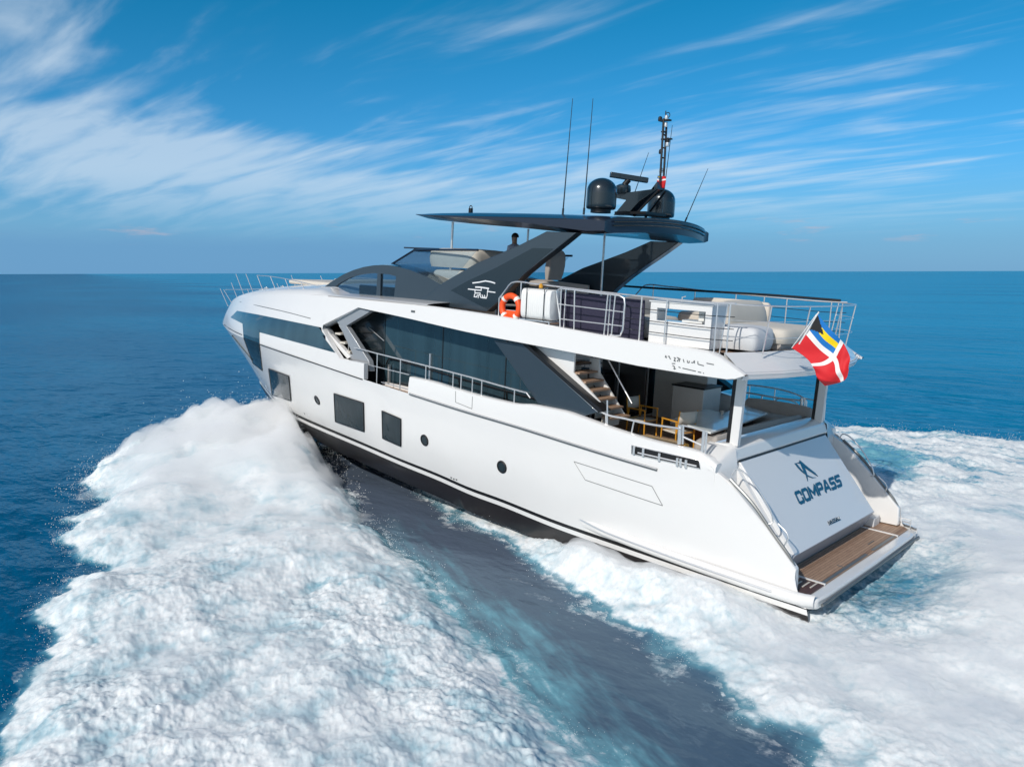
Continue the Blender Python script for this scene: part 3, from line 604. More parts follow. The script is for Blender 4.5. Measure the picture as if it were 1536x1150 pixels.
# poles carrying the overhang
for sg in (1, -1):
    m = MB(); m.prism([(2.16, sg*2.16, 2.74), (2.34, sg*2.16, 2.74), (2.30, sg*2.16, 4.25), (2.12, sg*2.16, 4.25)], (0, -sg*.11, 0)); o = m.build('overhang_post', WHITE2, yacht, bevel=.02)
    m = MB(); m.prism([(2.33, sg*2.15, 2.74), (2.42, sg*2.15, 2.74), (2.38, sg*2.15, 4.25), (2.29, sg*2.15, 4.25)], (0, -sg*.09, 0)); m.build('shade_strip', BLACK, o)  # shaded side of the post put in as a black strip

# ------------------------------------------------------------------ pilothouse and flybridge screen
prof = [(470, 441), (485, 431), (500, 420.5), (515, 411.5), (530, 405), (545, 400.5), (560, 398), (575, 397.3), (590, 398.5), (615, 405), (640, 415), (662, 427), (655, 440), (640, 452), (622, 453), (560, 447.5), (500, 443)]
w1p = [(494, 438), (500, 432), (509, 425), (520, 418.5), (532, 413.5), (545, 410.8), (558, 409.6), (566, 410), (564, 444.5), (530, 445)]
w2p = [(571, 410.5), (583, 411.5), (594, 414.5), (591, 444.5), (570, 444.5)]
for sg in (1, -1):
    Q = lambda l, y=2.3: [Vector((p.x, sg*p.y, p.z)) for p in [yp(a, b, y) for a, b in l]]
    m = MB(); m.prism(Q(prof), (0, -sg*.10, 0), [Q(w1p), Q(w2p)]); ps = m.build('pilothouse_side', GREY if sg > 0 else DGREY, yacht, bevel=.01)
    m = MB(); m.prism(Q(w1p, 2.27), (0, -sg*.012, 0)); m.prism(Q(w2p, 2.27), (0, -sg*.012, 0)); m.build('side_window', PGLASS, ps)
# roof/windscreen skin spanning the two sides
top = [yp(a, b, 2.3) for a, b in prof[:12]]
m = MB(); m.grid([[Vector((p.x+.55*(1-(q)**2)*(1 if i < 5 else .2), 2.22*q, p.z+.10*(1-q*q))) for q in np.linspace(-1, 1, 15)] for i, p in enumerate(top[5:])]); m.build('pilothouse_roof', DGREY, yacht, smooth=60)
m = MB(); m.grid([[Vector((p.x+.55*(1-q*q), 2.22*q, p.z+.10*(1-q*q)*(i/5))) for q in np.linspace(-1, 1, 15)] for i, p in enumerate(top[:6])]); m.build('windscreen', PGLASS, yacht, smooth=60)
m = MB(); m.box((13.6, 0, 5.12), (2.6, 4.0, .30)); m.build('dark_interior_box', DGREY, yacht, bevel=.05)  # dark box added inside so the panes look darker from outside
m = MB(); m.box((13.1, .55, 5.25), (.5, .9, .55)); m.box((13.0, .5, 5.55), (.3, .3, .25)); m.build('helm_console', CREAM, yacht, bevel=.04)
m = MB(); m.grid([[(x, y, 4.98) for y in (-2.2, 0, 2.2)] for x in (9.5, 12, 15.5)]); m.build('pilothouse_floor', TAUPE, yacht)
# lower edge moulding (white teak line) under pilothouse
m = MB(); m.tube(curve([yp(a, b, 2.42) for a, b in [(480, 441), (530, 445.5), (590, 449), (620, 453)]], 20), .03); o = m.build('coachroof_moulding', WHITE, yacht); symmetric(o)
# flybridge wind screen: dark frame and raked panes
m = MB()
for sg in (1, -1):
    a, b = Vector((13.9, sg*1.55, 5.93)), Vector((12.9, sg*1.55, 6.36)); c, d = Vector((9.9, sg*1.95, 6.42)), Vector((10.6, sg*2.0, 5.60))
    m.tube([a, b], .03); m.tube([b, Vector((12.2, sg*1.75, 6.38)), c], .03)
m.tube([(12.9, 1.55, 6.36), (13.05, .8, 6.38), (13.1, 0, 6.38), (13.05, -.8, 6.38), (12.9, -1.55, 6.36)], .04); m.tube([(13.9, 1.55, 5.93), (14.15, 0, 5.97), (13.9, -1.55, 5.93)], .03)
m.box((12.55, 0, 6.42), (1.5, 3.2, .04)); m.build('flybridge_screen_frame', NAVY, yacht)
m = MB()
for sg in (1, -1):
    m.prism([(13.88, sg*1.55, 5.93), (12.9, sg*1.55, 6.35), (10.0, sg*1.93, 6.38), (10.8, sg*1.97, 5.62), (12.3, sg*1.75, 5.80)], (0, -sg*.015, 0))
m.prism([(13.88, 1.5, 5.93), (12.92, 1.5, 6.35), (12.92, -1.5, 6.35), (13.88, -1.5, 5.93)], (-.012, 0, .0)); m.build('flybridge_screen', CLEAR, yacht)
m = MB(); m.prism([(12.2, 1.6, 4.95), (12.2, 1.6, 5.75), (9.2, 1.95, 5.60), (9.2, 1.95, 4.75)], (0, -.06, 0)); o = m.build('flybridge_coaming', GREYPANEL, yacht); symmetric(o)

# ------------------------------------------------------------------ arch legs, hardtop, mast
leg = [(640, 444), (665, 423.6), (690, 409), (714, 395), (745, 382), (780, 367), (800, 357), (819.5, 347), (864, 349), (846, 364), (828.5, 378), (810, 392), (788, 410), (765, 432), (748, 452), (730, 467.5), (676, 461), (622, 453.5)]
ins = [(676, 435.5), (700, 422), (745, 401), (799, 372), (830, 373), (806, 393), (785, 411), (762, 433), (746, 452), (731, 464)]
for sg in (1, -1):
    Q = lambda l, y: [Vector((p.x, sg*p.y, p.z)) for p in [yp(a, b, y) for a, b in l]]
    m = MB(); m.prism(Q(leg, 2.32), (0, -sg*.26, 0)); al = m.build('arch_leg', GREY, yacht, bevel=.015)
    m = MB(); m.prism(Q(ins, 2.325), (0, -sg*.004, 0)); m.build('inset_panel', DGREY, al)
    if sg > 0:
        m = MB(); g = lambda x, y: yp(695+x/25.55, 412+y/25.55, 2.325)
        for path, w in (([(360, 318), (600, 290), (850, 240), (1060, 275), (1215, 325)], .030), ([(190, 550), (420, 575), (560, 590), (690, 600)], .026), ([(470, 475), (650, 480), (980, 530)], .034), ([(690, 480), (690, 600)], .026), ([(450, 590), (450, 700), (650, 705)], .026),
                        ([(960, 530), (930, 640), (1220, 680)], .026), ([(930, 640), (920, 800), (880, 900), (720, 880)], .024), ([(540, 770), (520, 850), (420, 845), (430, 770), (450, 740)], .026), ([(650, 705), (650, 770), (590, 780), (570, 885)], .024), ([(650, 770), (660, 860), (720, 880)], .024), ([(720, 780), (760, 870), (840, 880), (810, 790)], .024)):
            for a, b in zip(path, path[1:]):
                A, B = g(*a), g(*b); d = (B-A).normalized(); s = d.cross(Vector((0, 1, 0)))*w/2; m.prism([A-s-d*.01, A+s-d*.01, B+s+d*.01, B-s+d*.01], (0, .004+random.random()*.002, 0))
        m.build('arch_emblem', SILVER, al)
# hardtop: section along the boat, lofted across
def ht_row(y):
    a = abs(y)/2.3; xf = 12.6-.85*a**2; xa = 5.32+.45*a**2.2; zt_ = 7.44-.12*a**2; rows = []
    for t, zu, zl in ((0, -.01, -.075), (.03, .0, -.13), (.10, .01, -.17), (.3, .02, -.25), (.6, .0, -.34), (.8, -.03, -.42), (.93, -.07, -.45), (1., -.11, -.42)):
        x = xf+(xa-xf)*t; e = 1.; rows.append((x, zt_-.035*t*1.+zu-.05*0, zt_-.035*t+zl))
    return [Vector((x, y, zu)) for x, zu, zl in rows]+[Vector((x, y, zl)) for x, zu, zl in rows[::-1]]
ys = [-2.10, -1.9, -1.5, -1, -.5, 0, .5, 1, 1.5, 1.9, 2.10]
rows = [ht_row(y) for y in ys]
def edge(sg, o_=.28, k_=0.):
    r = ht_row(sg*2.12); up_, lo_ = r[:8], r[8:][::-1]; a_, b_ = [], []
    for i, (u, l) in enumerate(zip(up_, lo_)):
        t = i/7; sp = .10+.32*min(max((t-.45)/.4, 0), 1); c_ = .42; x = u.x-.02*t
        yo = 2.12+o_*(1-.45*t**7); a_.append(Vector((x, sg*yo, u.z+(l.z-u.z)*(c_-sp*.6)))); b_.append(Vector((x, sg*yo, u.z+(l.z-u.z)*(c_+sp))))
    return a_+b_[::-1]
rows = [edge(-1)]+rows+[edge(1)]
m = MB(); m.grid(rows, True)
n_ = len(rows); m.mi = [1 if (10 <= (k % 16) <= 14 and (k//16 in (0, n_-2))) else 0 for k in range(len(m.mi))]
o = len(m.v); m.f.append(tuple(range(16))); m.f.append(tuple(range(o-16, o))); m.mi += [0, 0]
ht = m.build('hardtop', [NAVY, mat('mid_grey_underside', (.09, .11, .135), .35, metal=.2, coat=.4)], yacht, smooth=25)
# grooves moulded into the aft edge and louvred roof opening
m = MB()
for dz, dx in ((-.10, .03), (-.17, -.02), (-.25, -.01)):
    m.tube([Vector((5.32+.45*(abs(y)/2.3)**2.2+dx-.01, y, 7.405+dz-.12*(abs(y)/2.3)**2)) for y in np.linspace(-2., 2., 21)], .022)
m.build('aft_groove', DGREY, ht)
m = MB(); m.prism([(7.2, 2.0, 6.98), (5.9, 2.0, 6.98), (5.9, -2.0, 6.98), (7.2, -2.0, 6.98)], (0, 0, .04)); m.build('roof_lining', DGREY, ht)
# front support pole of the hardtop
for sg in (1, -1):
    m = MB(); m.tube([(11.35, sg*1.55, 5.5), (11.32, sg*1.55, 7.16)], .035, 12); m.build('hardtop_pole', STEEL, yacht)
m = MB(); m.tube([(8.0, -.9, 4.8), (8.0, -.9, 7.0)], .03, 12); m.build('inner_pole', STEEL, yacht)
def dome(x, y, z):
    m = MB(); R_ = .35; prof_ = [(.30, 0), (.34, .02), (.35, .06)]+[(.353, .10+.05*i) for i in range(7)]+[(R_*math.cos(a), .42+.30*math.sin(a)) for a in np.linspace(0, math.pi/2*.995, 12)]
    m.lathe([(0, 0)]+prof_, (x, y, z), 32); o = m.build('satellite_dome', DGREY, yacht, smooth=60); m = MB(); m.lathe([(0, -.08), (.24, -.08), (.24, .0), (0, 0)], (x, y, z), 24); m.build('dome_base', BLACK, o)
dome(6.55, 1.285, 7.47); dome(6.55, -1.285, 7.47)
# radar mast
m = MB()
m.prism([(7.05, .22, 7.86), (7.05, .22, 7.92), (5.9, .22, 8.02), (5.75, .22, 8.20), (5.72, .22, 8.02), (6.2, .22, 7.75), (6.55, .22, 7.42), (6.95, .22, 7.42), (6.6, .22, 7.78)], (0, -.30, 0)); rm = m.build('mast_bracket', DGREY, yacht, bevel=.01)
m = MB(); m.tube([(5.7, .2, 8.0), (6.35, .2, 7.4)], .03); m.tube([(5.7, -.1, 8.0), (6.35, -.3, 7.4)], .03); m.box((6.3, 0, 7.46), (.9, .9, .06)); m.build('mast_stay', BLACK, rm)
m = MB(); m.lathe([(0, 0), (.16, .01), (.19, .08), (.18, .20), (.10, .24), (0, .24)], (6.75, .15, 7.93), 20); rp = m.build('radar_pedestal', DGREY, yacht, smooth=50)
P1, P2 = at(915, 262, y=.45), at(972, 271, y=-.25); mid = (P1+P2)/2; d = (P2-P1); R = d.to_track_quat('X', 'Z').to_matrix()
m = MB(); m.box(mid, (d.length, .12, .13), R); m.build('radar_antenna', DGREY, rp, bevel=.02)
m = MB(); m.tube([(6.75, .15, 8.13), mid-Vector((0, 0, .05))], .07, 12); m.build('turntable', BLACK, rp)
m = MB(); ZB = 8.0
A, B = at(989, 290, y=.05), at(995.5, 178, y=.05); A2, B2 = at(994.5, 286, y=-.05), at(1000, 184, y=-.05)
m.tube([A, B], .026); m.tube([A2, B2], .026)
for t in (.12, .3, .48, .62, .8): m.tube([A.lerp(B, t), A2.lerp(B2, t)], .018)
mast = m.build('light_mast', BLACK, yacht)
m = MB(); top_ = (B+B2)/2; m.box(top_, (.28, .12, .035)); m.box(at(996, 198, y=0)+Vector((0, 0, -.0)), (.1, .1, .03)); m.box(at(1000, 209, y=0), (.26, .1, .03)); m.tube([top_, top_+Vector((0, 0, .22))], .012); m.build('light_bracket', BLACK, mast)
for px, py, mt in ((990, 179, BLACK), (999.5, 177, STEEL), (998.5, 188, STEEL), (1001, 217, STEEL), (1001.5, 211, BLACK), (991, 228, BLACK), (991.5, 256, STEEL)):
    m = MB(); m.lathe([(0, 0), (.045, 0), (.05, .03), (.045, .09), (.02, .11), (0, .11)], at(px, py+3, y=0), 14); m.build('navigation_light', mt, mast)
m = MB(); m.torus(at(1001.5, 173, y=0), .06, .01, Matrix.Rotation(math.pi/2, 3, 'X'), 20, 6); m.build('ring_antenna', BLACK, mast)
for a, b, y in (((859, 148), (844, 323), 1.75), ((889.5, 148), (875.5, 322), 1.75)):
    m = MB(); p, q = at(*b, y=y), at(*a, y=y); m.tube([q, q.lerp(p, .5), p], [.007, .012, .018]); m.tube([p, p+(q-p)*.06], .026); m.build('whip_antenna', DGREY, yacht)
for a, b, y in (((1062, 253), (1027, 334), -1.75), ((973, 229), (942, 318), -.9), ((1008.5, 188), (992, 320), -.5)):
    m = MB(); p, q = at(*b, y=y), at(*a, y=y); m.tube([q, q.lerp(p, .5), p], [.006, .010, .015]); m.tube([p, p+(q-p)*.10], .022); m.build('short_antenna', DGREY, yacht)
m = MB(); c = at(706, 318, y=1.0); m.box((c.x, c.y, c.z-.06), (.16, .16, .05)); m.box((c.x, c.y, c.z+.02), (.09, .09, .16)); m.torus((c.x, c.y, c.z+.12), .05, .015, Matrix.Rotation(math.pi/2, 3, 'X'), 16, 6); m.build('search_light', BLACK, yacht, bevel=.01)

# ------------------------------------------------------------------ rails
def rail(name, tops, r=.016, foot=None, mids=(), posts=None, mt=STEEL, lean=0.):
    m = MB(); T = curve(tops, 50); m.tube(T, r)
    xs_ = [p.x for p in T]
    for k in (posts if posts is not None else []):
        p = T[int(k*49)]; q = Vector(foot(p)); m.tube([p, q], r*.9)
    for f in mids:
        m.tube([Vector(foot(p)).lerp(p, f) for p in T], r*.6, 6)
    return m.build(name, mt, yacht)
# side deck rail over the gate
tp_ = [yp(a, b, 3.10) for a, b in [(531, 521), (540, 523), (566, 530), (650, 551), (700, 564), (760, 581), (790, 589)]]
def foot_sd(p): return (p.x, 3.1, 2.5 if p.x > 11 else zt(p.x)-.01)
m = MB(); T = curve(tp_, 40); m.tube(T, .018); m.tube([T[-1], Vector((T[-1].x-.12, 3.1, T[-1].z-.10))], .018)
for px, py in ((566, 530), (601, 538), (639, 548), (680, 559), (692, 563), (709, 567), (723, 571), (772, 584)):
    p = yp(px, py, 3.10); m.tube([p, foot_sd(p)], .015)
m.tube([yp(553, 547, 3.1), yp(614, 562, 3.1)], .012); m.tube([yp(572, 573, 3.1), yp(613, 584, 3.1)], .012)
o = m.build('side_deck_rail', STEEL, yacht); symmetric(o)
# cockpit rail and stern gate
m = MB(); T = curve([yp(a, b, 2.95) for a, b in [(845, 600), (862, 598), (880, 602), (909, 621), (935, 627), (975, 636), (1022, 643)]], 40); m.tube(T, .024)
for px, py, qx, qy in ((951, 632, 947, 651), (909, 621, 909, 638), (911, 600, 911, 638)): m.tube([yp(px, py, 2.95), yp(qx, qy, 2.95)], .018)
o = m.build('cockpit_rail', STEEL, yacht); symmetric(o)
m = MB()
for px, py, qx, qy, w in ((1020, 637, 1019, 666, .04), (1025, 637, 1024, 666, .02), (1056, 645, 1051, 702, .03), (1060, 647, 1057, 690, .02)): m.tube([yp(px, py, 2.92), yp(qx, qy, 2.92)], w, 10)
m.tube([yp(1025, 638, 2.92), yp(1058, 646, 2.92)], .015); m.tube([yp(1025, 655, 2.92), yp(1054, 668, 2.92)], .02); o = m.build('mooring_station', STEEL, yacht); symmetric(o)
# starboard and port cockpit hoops seen against the sea
m = MB(); m.tube(curve([(5.0, -3.0, 3.2), (4.2, -3.0, 3.26), (3.4, -3.0, 3.22), (2.98, -3.0, 3.10), (2.95, -3.0, 3.0), (2.95, -3.0, 2.72)], 30), .02)
for x in (3.8, 4.5): m.tube([(x, -3, 3.23), (x, -3, 2.8)], .014)
m.tube(curve([(3.75, -2.95, 2.78), (3.72, -2.95, 2.98), (3.5, -2.95, 3.02), (3.15, -2.95, 2.95), (3.1, -2.95, 2.72)], 20), .018); m.build('starboard_hoop_rail', STEEL, yacht)
# flybridge rails, three levels of bars
FR = 2.80
def fz(x): return Z_UP(x)
top = [yp(749, 447, FR), yp(757, 437, FR), yp(769, 423.5, FR), yp(800, 425.5, FR), yp(870, 434, FR), yp(940, 442, FR), yp(1000, 448, FR), yp(1060, 453.5, FR), yp(1104, 455.5, FR)]
m = MB(); T = curve(top, 60); m.tube([yp(748, 473, FR), top[0]], .018); m.tube(T, .018)
for px, py in ((782, 424), (849, 431), (916, 439), (963, 444.5), (1001, 448), (1077, 454.5), (1096, 455.5)):
    p = yp(px, py, FR); m.tube([p, (p.x, FR, fz(p.x)-.02)], .016)
fr_ = m.build('flybridge_rail', STEEL, yacht); symmetric(fr_)
for dz in (-.25, -.48, -.7): m = MB(); m.tube([Vector((p.x, FR, p.z+dz)) for p in T if p.x < 4.6 or dz > -.3 and p.x < 3], .009, 6); symmetric(m.build('rail_bar', DSTEEL, yacht))
for a, b in (((751, 446), (782, 448)), ((750, 464), (782, 467))): m = MB(); m.tube([yp(*a, FR), yp(*b, FR)], .014); symmetric(m.build('rail_bar', STEEL, yacht))
# aft flybridge rail round the overhang, dark top rail
aftr = [(2.15, 2.80), (1.78, 2.55), (1.45, 1.9), (1.32, 1.0), (1.28, 0), (1.32, -1.0), (1.45, -1.9), (1.78, -2.45), (2.15, -2.70)]
m = MB(); T = curve([(x+.15, y, 5.57) for x, y in aftr], 50); m.tube(T, .014)
for k in (0, 7, 17, 30, 42, 49): p = T[k]; m.tube([p, (p.x+.12, p.y*.98, 4.62)], .014)
m.build('aft_rail', STEEL, yacht)
for dz in (-.3, -.62): m = MB(); m.tube([p+Vector((.03, 0, dz)) for p in T], .006, 6); m.build('aft_rail_bar', STEEL, yacht)
m = MB(); m.tube(curve([(9.5, -2.75, 5.62), (7, -2.78, 5.62), (4, -2.8, 5.64), (2.3, -2.8, 5.62)], 20), .03); m.build('starboard_top_rail', DSTEEL, yacht)
# ladder like gate between raft and cabinet
def hoop(mb, pix, y, r=.02): mb.tube(curve([yp(a, b, y) for a, b in pix], 30), r)
m = MB(); hoop(m, [(840, 499), (840, 480), (835, 437), (838, 433), (850, 433.5), (900, 440), (932, 444), (937, 449), (936, 470), (933, 500), (928, 504), (915, 502)], 2.9)
for a, b in (((842, 434), (840, 490)), ((862, 436), (861, 496)), ((912, 441), (906, 502)), ((923, 443), (917, 504))): m.tube([yp(*a, 2.9), yp(*b, 2.9)], .016)
for a, b in (((838, 456), (935, 468)), ((839, 478), (934, 489))): m.tube([yp(*a, 2.9), yp(*b, 2.9)], .013)
m.build('folding_gangway', STEEL, yacht)
m = MB(); m.prism([yp(a, b, 2.62) for a, b in [(838, 437), (936, 447), (967, 450), (965, 512), (900, 500), (838, 488)]], (0, -.02, 0)); m.build('dark_side_screen', MESHM, yacht)
# bow pulpit
def bz(x): return Z_UP(min(x, 26.3))
ST = [((354, 411), (368, 448), 1.2), ((369, 411), (382.6, 446), 1.6), ((385.7, 413), (398, 444.5), 1.9), ((405.5, 414.5), (417, 443.5), 2.1), ((427.5, 418), (437.5, 443), 2.3), ((451.4, 423), (461, 447), 2.45), ((482.7, 430), (494, 449), 2.45), ((330.4, 433), (342, 459), .6), ((335.6, 434.5), (348, 455), .8), ((347, 424), (357.6, 451), 1.0)]
for sg in (1, -1):
    m = MB(); tops = []
    for a, b, y in ST:
        A_, B_ = at(*a, y=y), at(*b, y=y); A_.y *= sg; B_.y *= sg; tops.append(A_); m.tube([A_, B_], .014)
    m.tube(curve(tops[2:7]+[tops[6]+Vector((-.9, 0, .02))], 30), .014); lo_ = [at(338, 434.5, y=.75), at(360, 434.2, y=1.3), at(384, 433.8, y=1.75), at(410, 433.5, y=2.1)]; m.tube(curve([Vector((p.x, sg*p.y, p.z)) for p in lo_], 16), .013)
    m.build('bow_rail', STEEL, yacht)
# foredeck fittings and sunpad
m = MB(); m.box((18.3, 0, 5.12), (3.2, 2.6, .16)); m.box((16.9, 0, 5.2), (.5, 2.7, .3)); m.build('foredeck_sunpad', CREAM, yacht, bevel=.06)
m = MB()
for x, y in ((21.8, 1.2), (22.0, .8), (21.0, 1.5), (19.6, 1.7), (21.8, -.9)): m.box((x, y, bz(x)+.27), (.22, .08, .08)); m.tube([(x, y, bz(x)+.1), (x, y, bz(x)+.34)], .03)
m.build('deck_cleats', STEEL, yacht, bevel=.01)
for pix in ([(683.5, 583), (683.5, 603), (708, 613), (709, 590)],):
    pts = []
    for (ax, ay), (bx, by) in zip(pix, pix[1:]):
        for k in range(5):
            h = hit(ax+(bx-ax)*k/4, ay+(by-ay)*k/4, (BBW, BH)); pts += [h[0]+Vector((0, .003, 0))] if h else []
    m = MB(); m.tube(pts, .006, 5); m.build('gate_seam', RUBRAIL, yacht)
# small marks and drains on the sides
m = MB()
for px, py, w in ((620, 467, .06), (661, 561, .02)):
    h = hit(px, py, (BB, BT, BH, BBW))
    if h: m.box(h[0]+Vector((0, .01, 0)), (.14, .02, .05))
m.build('vent_fitting', RUBRAIL, yacht)
m = MB()
for px, py in ((1078, 660), (1076, 660), (1085, 689), (402, 581), (677, 716), (681, 718), (685, 719), (457, 620), (535, 686), (718, 763)):
    h = hit(px, py, (BH, BBW))
    if h: m.box(h[0]+Vector((0, .008, 0)), (.05, .012, .03))
m.build('drain_outlet', RUBRAIL, yacht)
# faint lettering on the upper band
m = MB()
def bpt(px, py):
    h = hit(px, py, (BB,)); return (h[0] if h else at(px, py, y=3.1))+Vector((0, .004, 0))
for path in ([(998, 536), (999, 533), (1000, 537)], [(1002, 534.5), (1004, 534), (1005, 537.5), (1006.5, 538)], [(1011, 536), (1013.5, 537), (1011, 541), (1014, 541.5)], [(1015.5, 536), (1019, 537.2), (1015.8, 542)], [(1020.5, 537.5), (1018.5, 542.5)], [(1025, 538.5), (1026.3, 543.5)], [(1031, 540), (1031.5, 543.6), (1034, 543.8), (1034, 541)], [(1037, 543.5), (1040, 543.8), (1041.8, 540.5), (1042, 545)], [(1047, 541.5), (1047, 546), (1056, 548.4)], [(1060, 544.5), (1071, 546.7)],
             'line', [(1008, 545), (1013, 545)], [(1009, 548), (1012, 549.5), (1011, 553.5), (1014, 552.5)], [(1018, 550), (1021, 551.5)], [(1024, 552), (1044, 556.6)], [(1047, 557.4), (1052, 558.5)], [(1055, 559), (1056, 560)]):
    if path == 'line': continue
    if len(path) > 1: m = MB()
    for a, b in zip(path, path[1:]):
        A, B = bpt(*a), bpt(*b); d = (B-A).normalized(); s = d.cross(Vector((0, 1, 0)))*.008; m.prism([A-s, A+s, B+s, B-s], (0, .004+random.random()*.002, 0))
    m.build('band_letter', RUBRAIL, yacht)

# ------------------------------------------------------------------ loose things on board
def local(o_, v): return tuple(Vector(v)-Vector(o_))
class LB(MB):                                # builder whose coordinates are given in the yacht's frame but stored relative to a thing's base
    def __init__(s, base): super().__init__(); s.base = Vector(base)
    def done(s, name, mats, parent, **k):
        s.v = [tuple(Vector(v)-s.base) for v in s.v]; return s.build(name, mats, parent, **k)
# life buoy
c = yp(766, 461, 2.86); lb_ = thing('life_buoy', c, 'orange ring life buoy with white bands hung on the upper deck rail', 'life buoy')
m = MB(); m.torus((0, 0, 0), .27, .075, Matrix.Rotation(math.pi/2, 3, 'X'), 40, 12); m.build('ring', ORANGE, lb_, smooth=60)
for k in range(4):
    m = MB(); m.torus((0, 0, 0), .27, .079, Matrix.Rotation(math.pi/2, 3, 'X'), 5, 12, k*math.pi/2+.65, k*math.pi/2+.92); m.build('reflective_band', RETRO, lb_, smooth=60)
m = MB(); m.box((0, -.05, -.22), (.34, .06, .28)); m.build('light_holder', ORANGE, lb_, bevel=.02)
# life raft canister
c = yp(806, 456, 2.98); rf = thing('life_raft', (c.x, 2.86, c.z), 'white ribbed fibreglass life raft canister strapped to the upper deck rail', 'life raft')
m = MB(); rows = []
for i, x in enumerate(np.linspace(-.46, .46, 47)):
    e = min(1, (.46-abs(x))/.05+.55) if abs(x) > .42 else 1; rib = .012*abs(math.sin(i*math.pi/3.0)); hx, hz = (.20+rib)*e, (.33+rib)*e
    rows.append([Vector((x, hx*np.sign(math.cos(a))*abs(math.cos(a))**.45, hz*np.sign(math.sin(a))*abs(math.sin(a))**.45)) for a in [2*math.pi*k/24 for k in range(24)]])
m.grid(rows, True); o = len(m.v); m.f += [tuple(range(24))[::-1], tuple(range(o-24, o))]; m.mi += [0, 0]; m.build('canister', RAFTM, rf, smooth=30)
for x in (-.28, .24):
    m = MB(); m.tube([(x, .225, -.35), (x, .225, .35), (x, -.225, .35), (x, -.225, -.35), (x, .225, -.35)], .010, 6); m.build('strap', DSTEEL, rf)
m = MB(); m.box((0, 0, -.37), (.9, .42, .03)); m.tube([(-.44, .2, -.38), (-.44, .2, -.50)], .015); m.tube([(.44, .2, -.38), (.44, .2, -.50)], .015); m.build('cradle', STEEL, rf)
m = MB(); m.lathe([(0, 0), (.05, 0), (.05, .06), (.02, .10), (0, .10)], (.02, 0, .36), 14); m.build('release_unit', GOLD, rf)
# bar cabinet
P = lambda x, y, z: Vector((x, y, z))
cb = thing('bar_cabinet', (3.35, 2.5, 4.66), 'white bar cabinet with an open niche behind the upper deck rail', 'cabinet')
m = LB((3.35, 2.5, 4.66)); x0, x1, y0, y1, z0, z1 = 2.66, 4.06, 2.15, 2.72, 4.66, 5.50
outl = [(x0, y1, z0), (x1, y1, z0), (x1, y1, z1), (x0, y1, z1)]; hole = [(2.80, y1, 5.13), (3.90, y1, 5.13), (3.90, y1, 5.38), (2.80, y1, 5.38)]
m.prism(outl, (0, -.05, 0), [hole]); m.prism([(x0, y1-.05, z0), (x0, y1-.05, z1), (x0, y0, z1), (x0, y0, z0)], (.04, 0, 0)); m.prism([(x1-.04, y1-.05, z0), (x1-.04, y1-.05, z1), (x1-.04, y0, z1), (x1-.04, y0, z0)], (.04, 0, 0)); m.box((3.36, 2.41, 5.11), (1.3, .5, .03))
m.done('carcass', WHITE, cb, bevel=.008)
m = LB((3.35, 2.5, 4.66)); m.box((3.36, 2.43, 5.515), (1.46, .62, .04)); m.done('counter_top', WHITE2, cb, bevel=.008)
m = LB((3.35, 2.5, 4.66)); m.box((3.15, 2.45, 5.16), (.45, .3, .05)); m.box((3.0, 2.45, 5.27), (.12, .12, .2)); m.done('sink_unit', GREYPANEL, cb)
m = LB((3.35, 2.5, 4.66)); m.tube([(3.5, 2.45, 5.53), (3.5, 2.45, 5.62), (3.45, 2.40, 5.64)], .012); m.done('tap', STEEL, cb)
# padded loungers on the overhang
def cushion(base, size, r=.08, rz=0., puff=.03):
    mb = MB(); sx, sy, sz = size; nx, ny = 14, 12; top = []
    R = Matrix.Rotation(rz, 3, 'Z')
    def prof_(a): return 1-max(0, abs(a)-.80)/.2*0
    vs = []; 
    for k, z in enumerate((0, .25, .5, .75, .92, 1.)):
        ins = {0: .03, 1: 0, 2: -.01, 3: 0, 4: .025, 5: .07}[k]; ring = []
        for q in range(40):
            a = 2*math.pi*q/40; cx, sy_ = math.cos(a), math.sin(a); e = .28
            ring.append(R@Vector(((sx/2-ins)*np.sign(cx)*abs(cx)**e, (sy/2-ins)*np.sign(sy_)*abs(sy_)**e, sz*z))+Vector(base))
        vs.append(ring)
    mb.grid(vs, True); mb.f.append(tuple(range(40))[::-1]); mb.mi.append(0)
    inner = [[v.lerp(Vector(base)+Vector((0, 0, sz+puff)), t) + Vector((0, 0, puff*t*(1-t)*2)) for v in vs[-1]] for t in (0, .3, .6, .9, 1)]
    mb.grid(inner, True); return mb
lg = thing('sun_lounger', (2.35, -.2, 4.66), 'wide cream sun lounger with raised backrest on the open aft overhang', 'sun lounger')
lg.matrix_world = TM
a = cushion((2.55, .2, 4.78), (1.5, 2.1, .30)); a.build('mattress', CREAM, lg, smooth=60)
a = cushion((0, 0, 0), (.30, 1.9, .55)); Rb = Matrix.Rotation(.35, 3, 'Y'); a.v = [tuple(Rb@Vector(v)+Vector((3.35, -.1, 5.0))) for v in a.v]; a.build('backrest', CREAM, lg, smooth=60)
m = MB(); m.box((2.6, .2, 4.72), (1.35, 1.9, .12)); m.build('frame', TAUPE, lg, bevel=.01)
pf = thing('covered_pouf', (2.25, 1.85, 4.66), 'rounded light grey covered pouf beside the bar cabinet', 'pouf'); pf.matrix_world = TM
a = cushion((2.45, 1.75, 4.67), (.95, .9, .44)); a.build('cushion', LGREY, pf, smooth=60)
sf = thing('starboard_sofa', (4.3, -1.9, 4.66), 'long cream sofa along the starboard side of the upper deck', 'sofa'); sf['label'] = 'long cream sofa on the far side of the open upper deck'; sf.name = 'deck_sofa'; sf.matrix_world = TM
a = cushion((5.0, -2.05, 4.70), (2.2, .8, .40)); a.build('seat', CREAM, sf, smooth=60)
a = cushion((5.0, -2.5, 4.95), (2.2, .22, .50)); a.build('backrest', CREAM, sf, smooth=60)
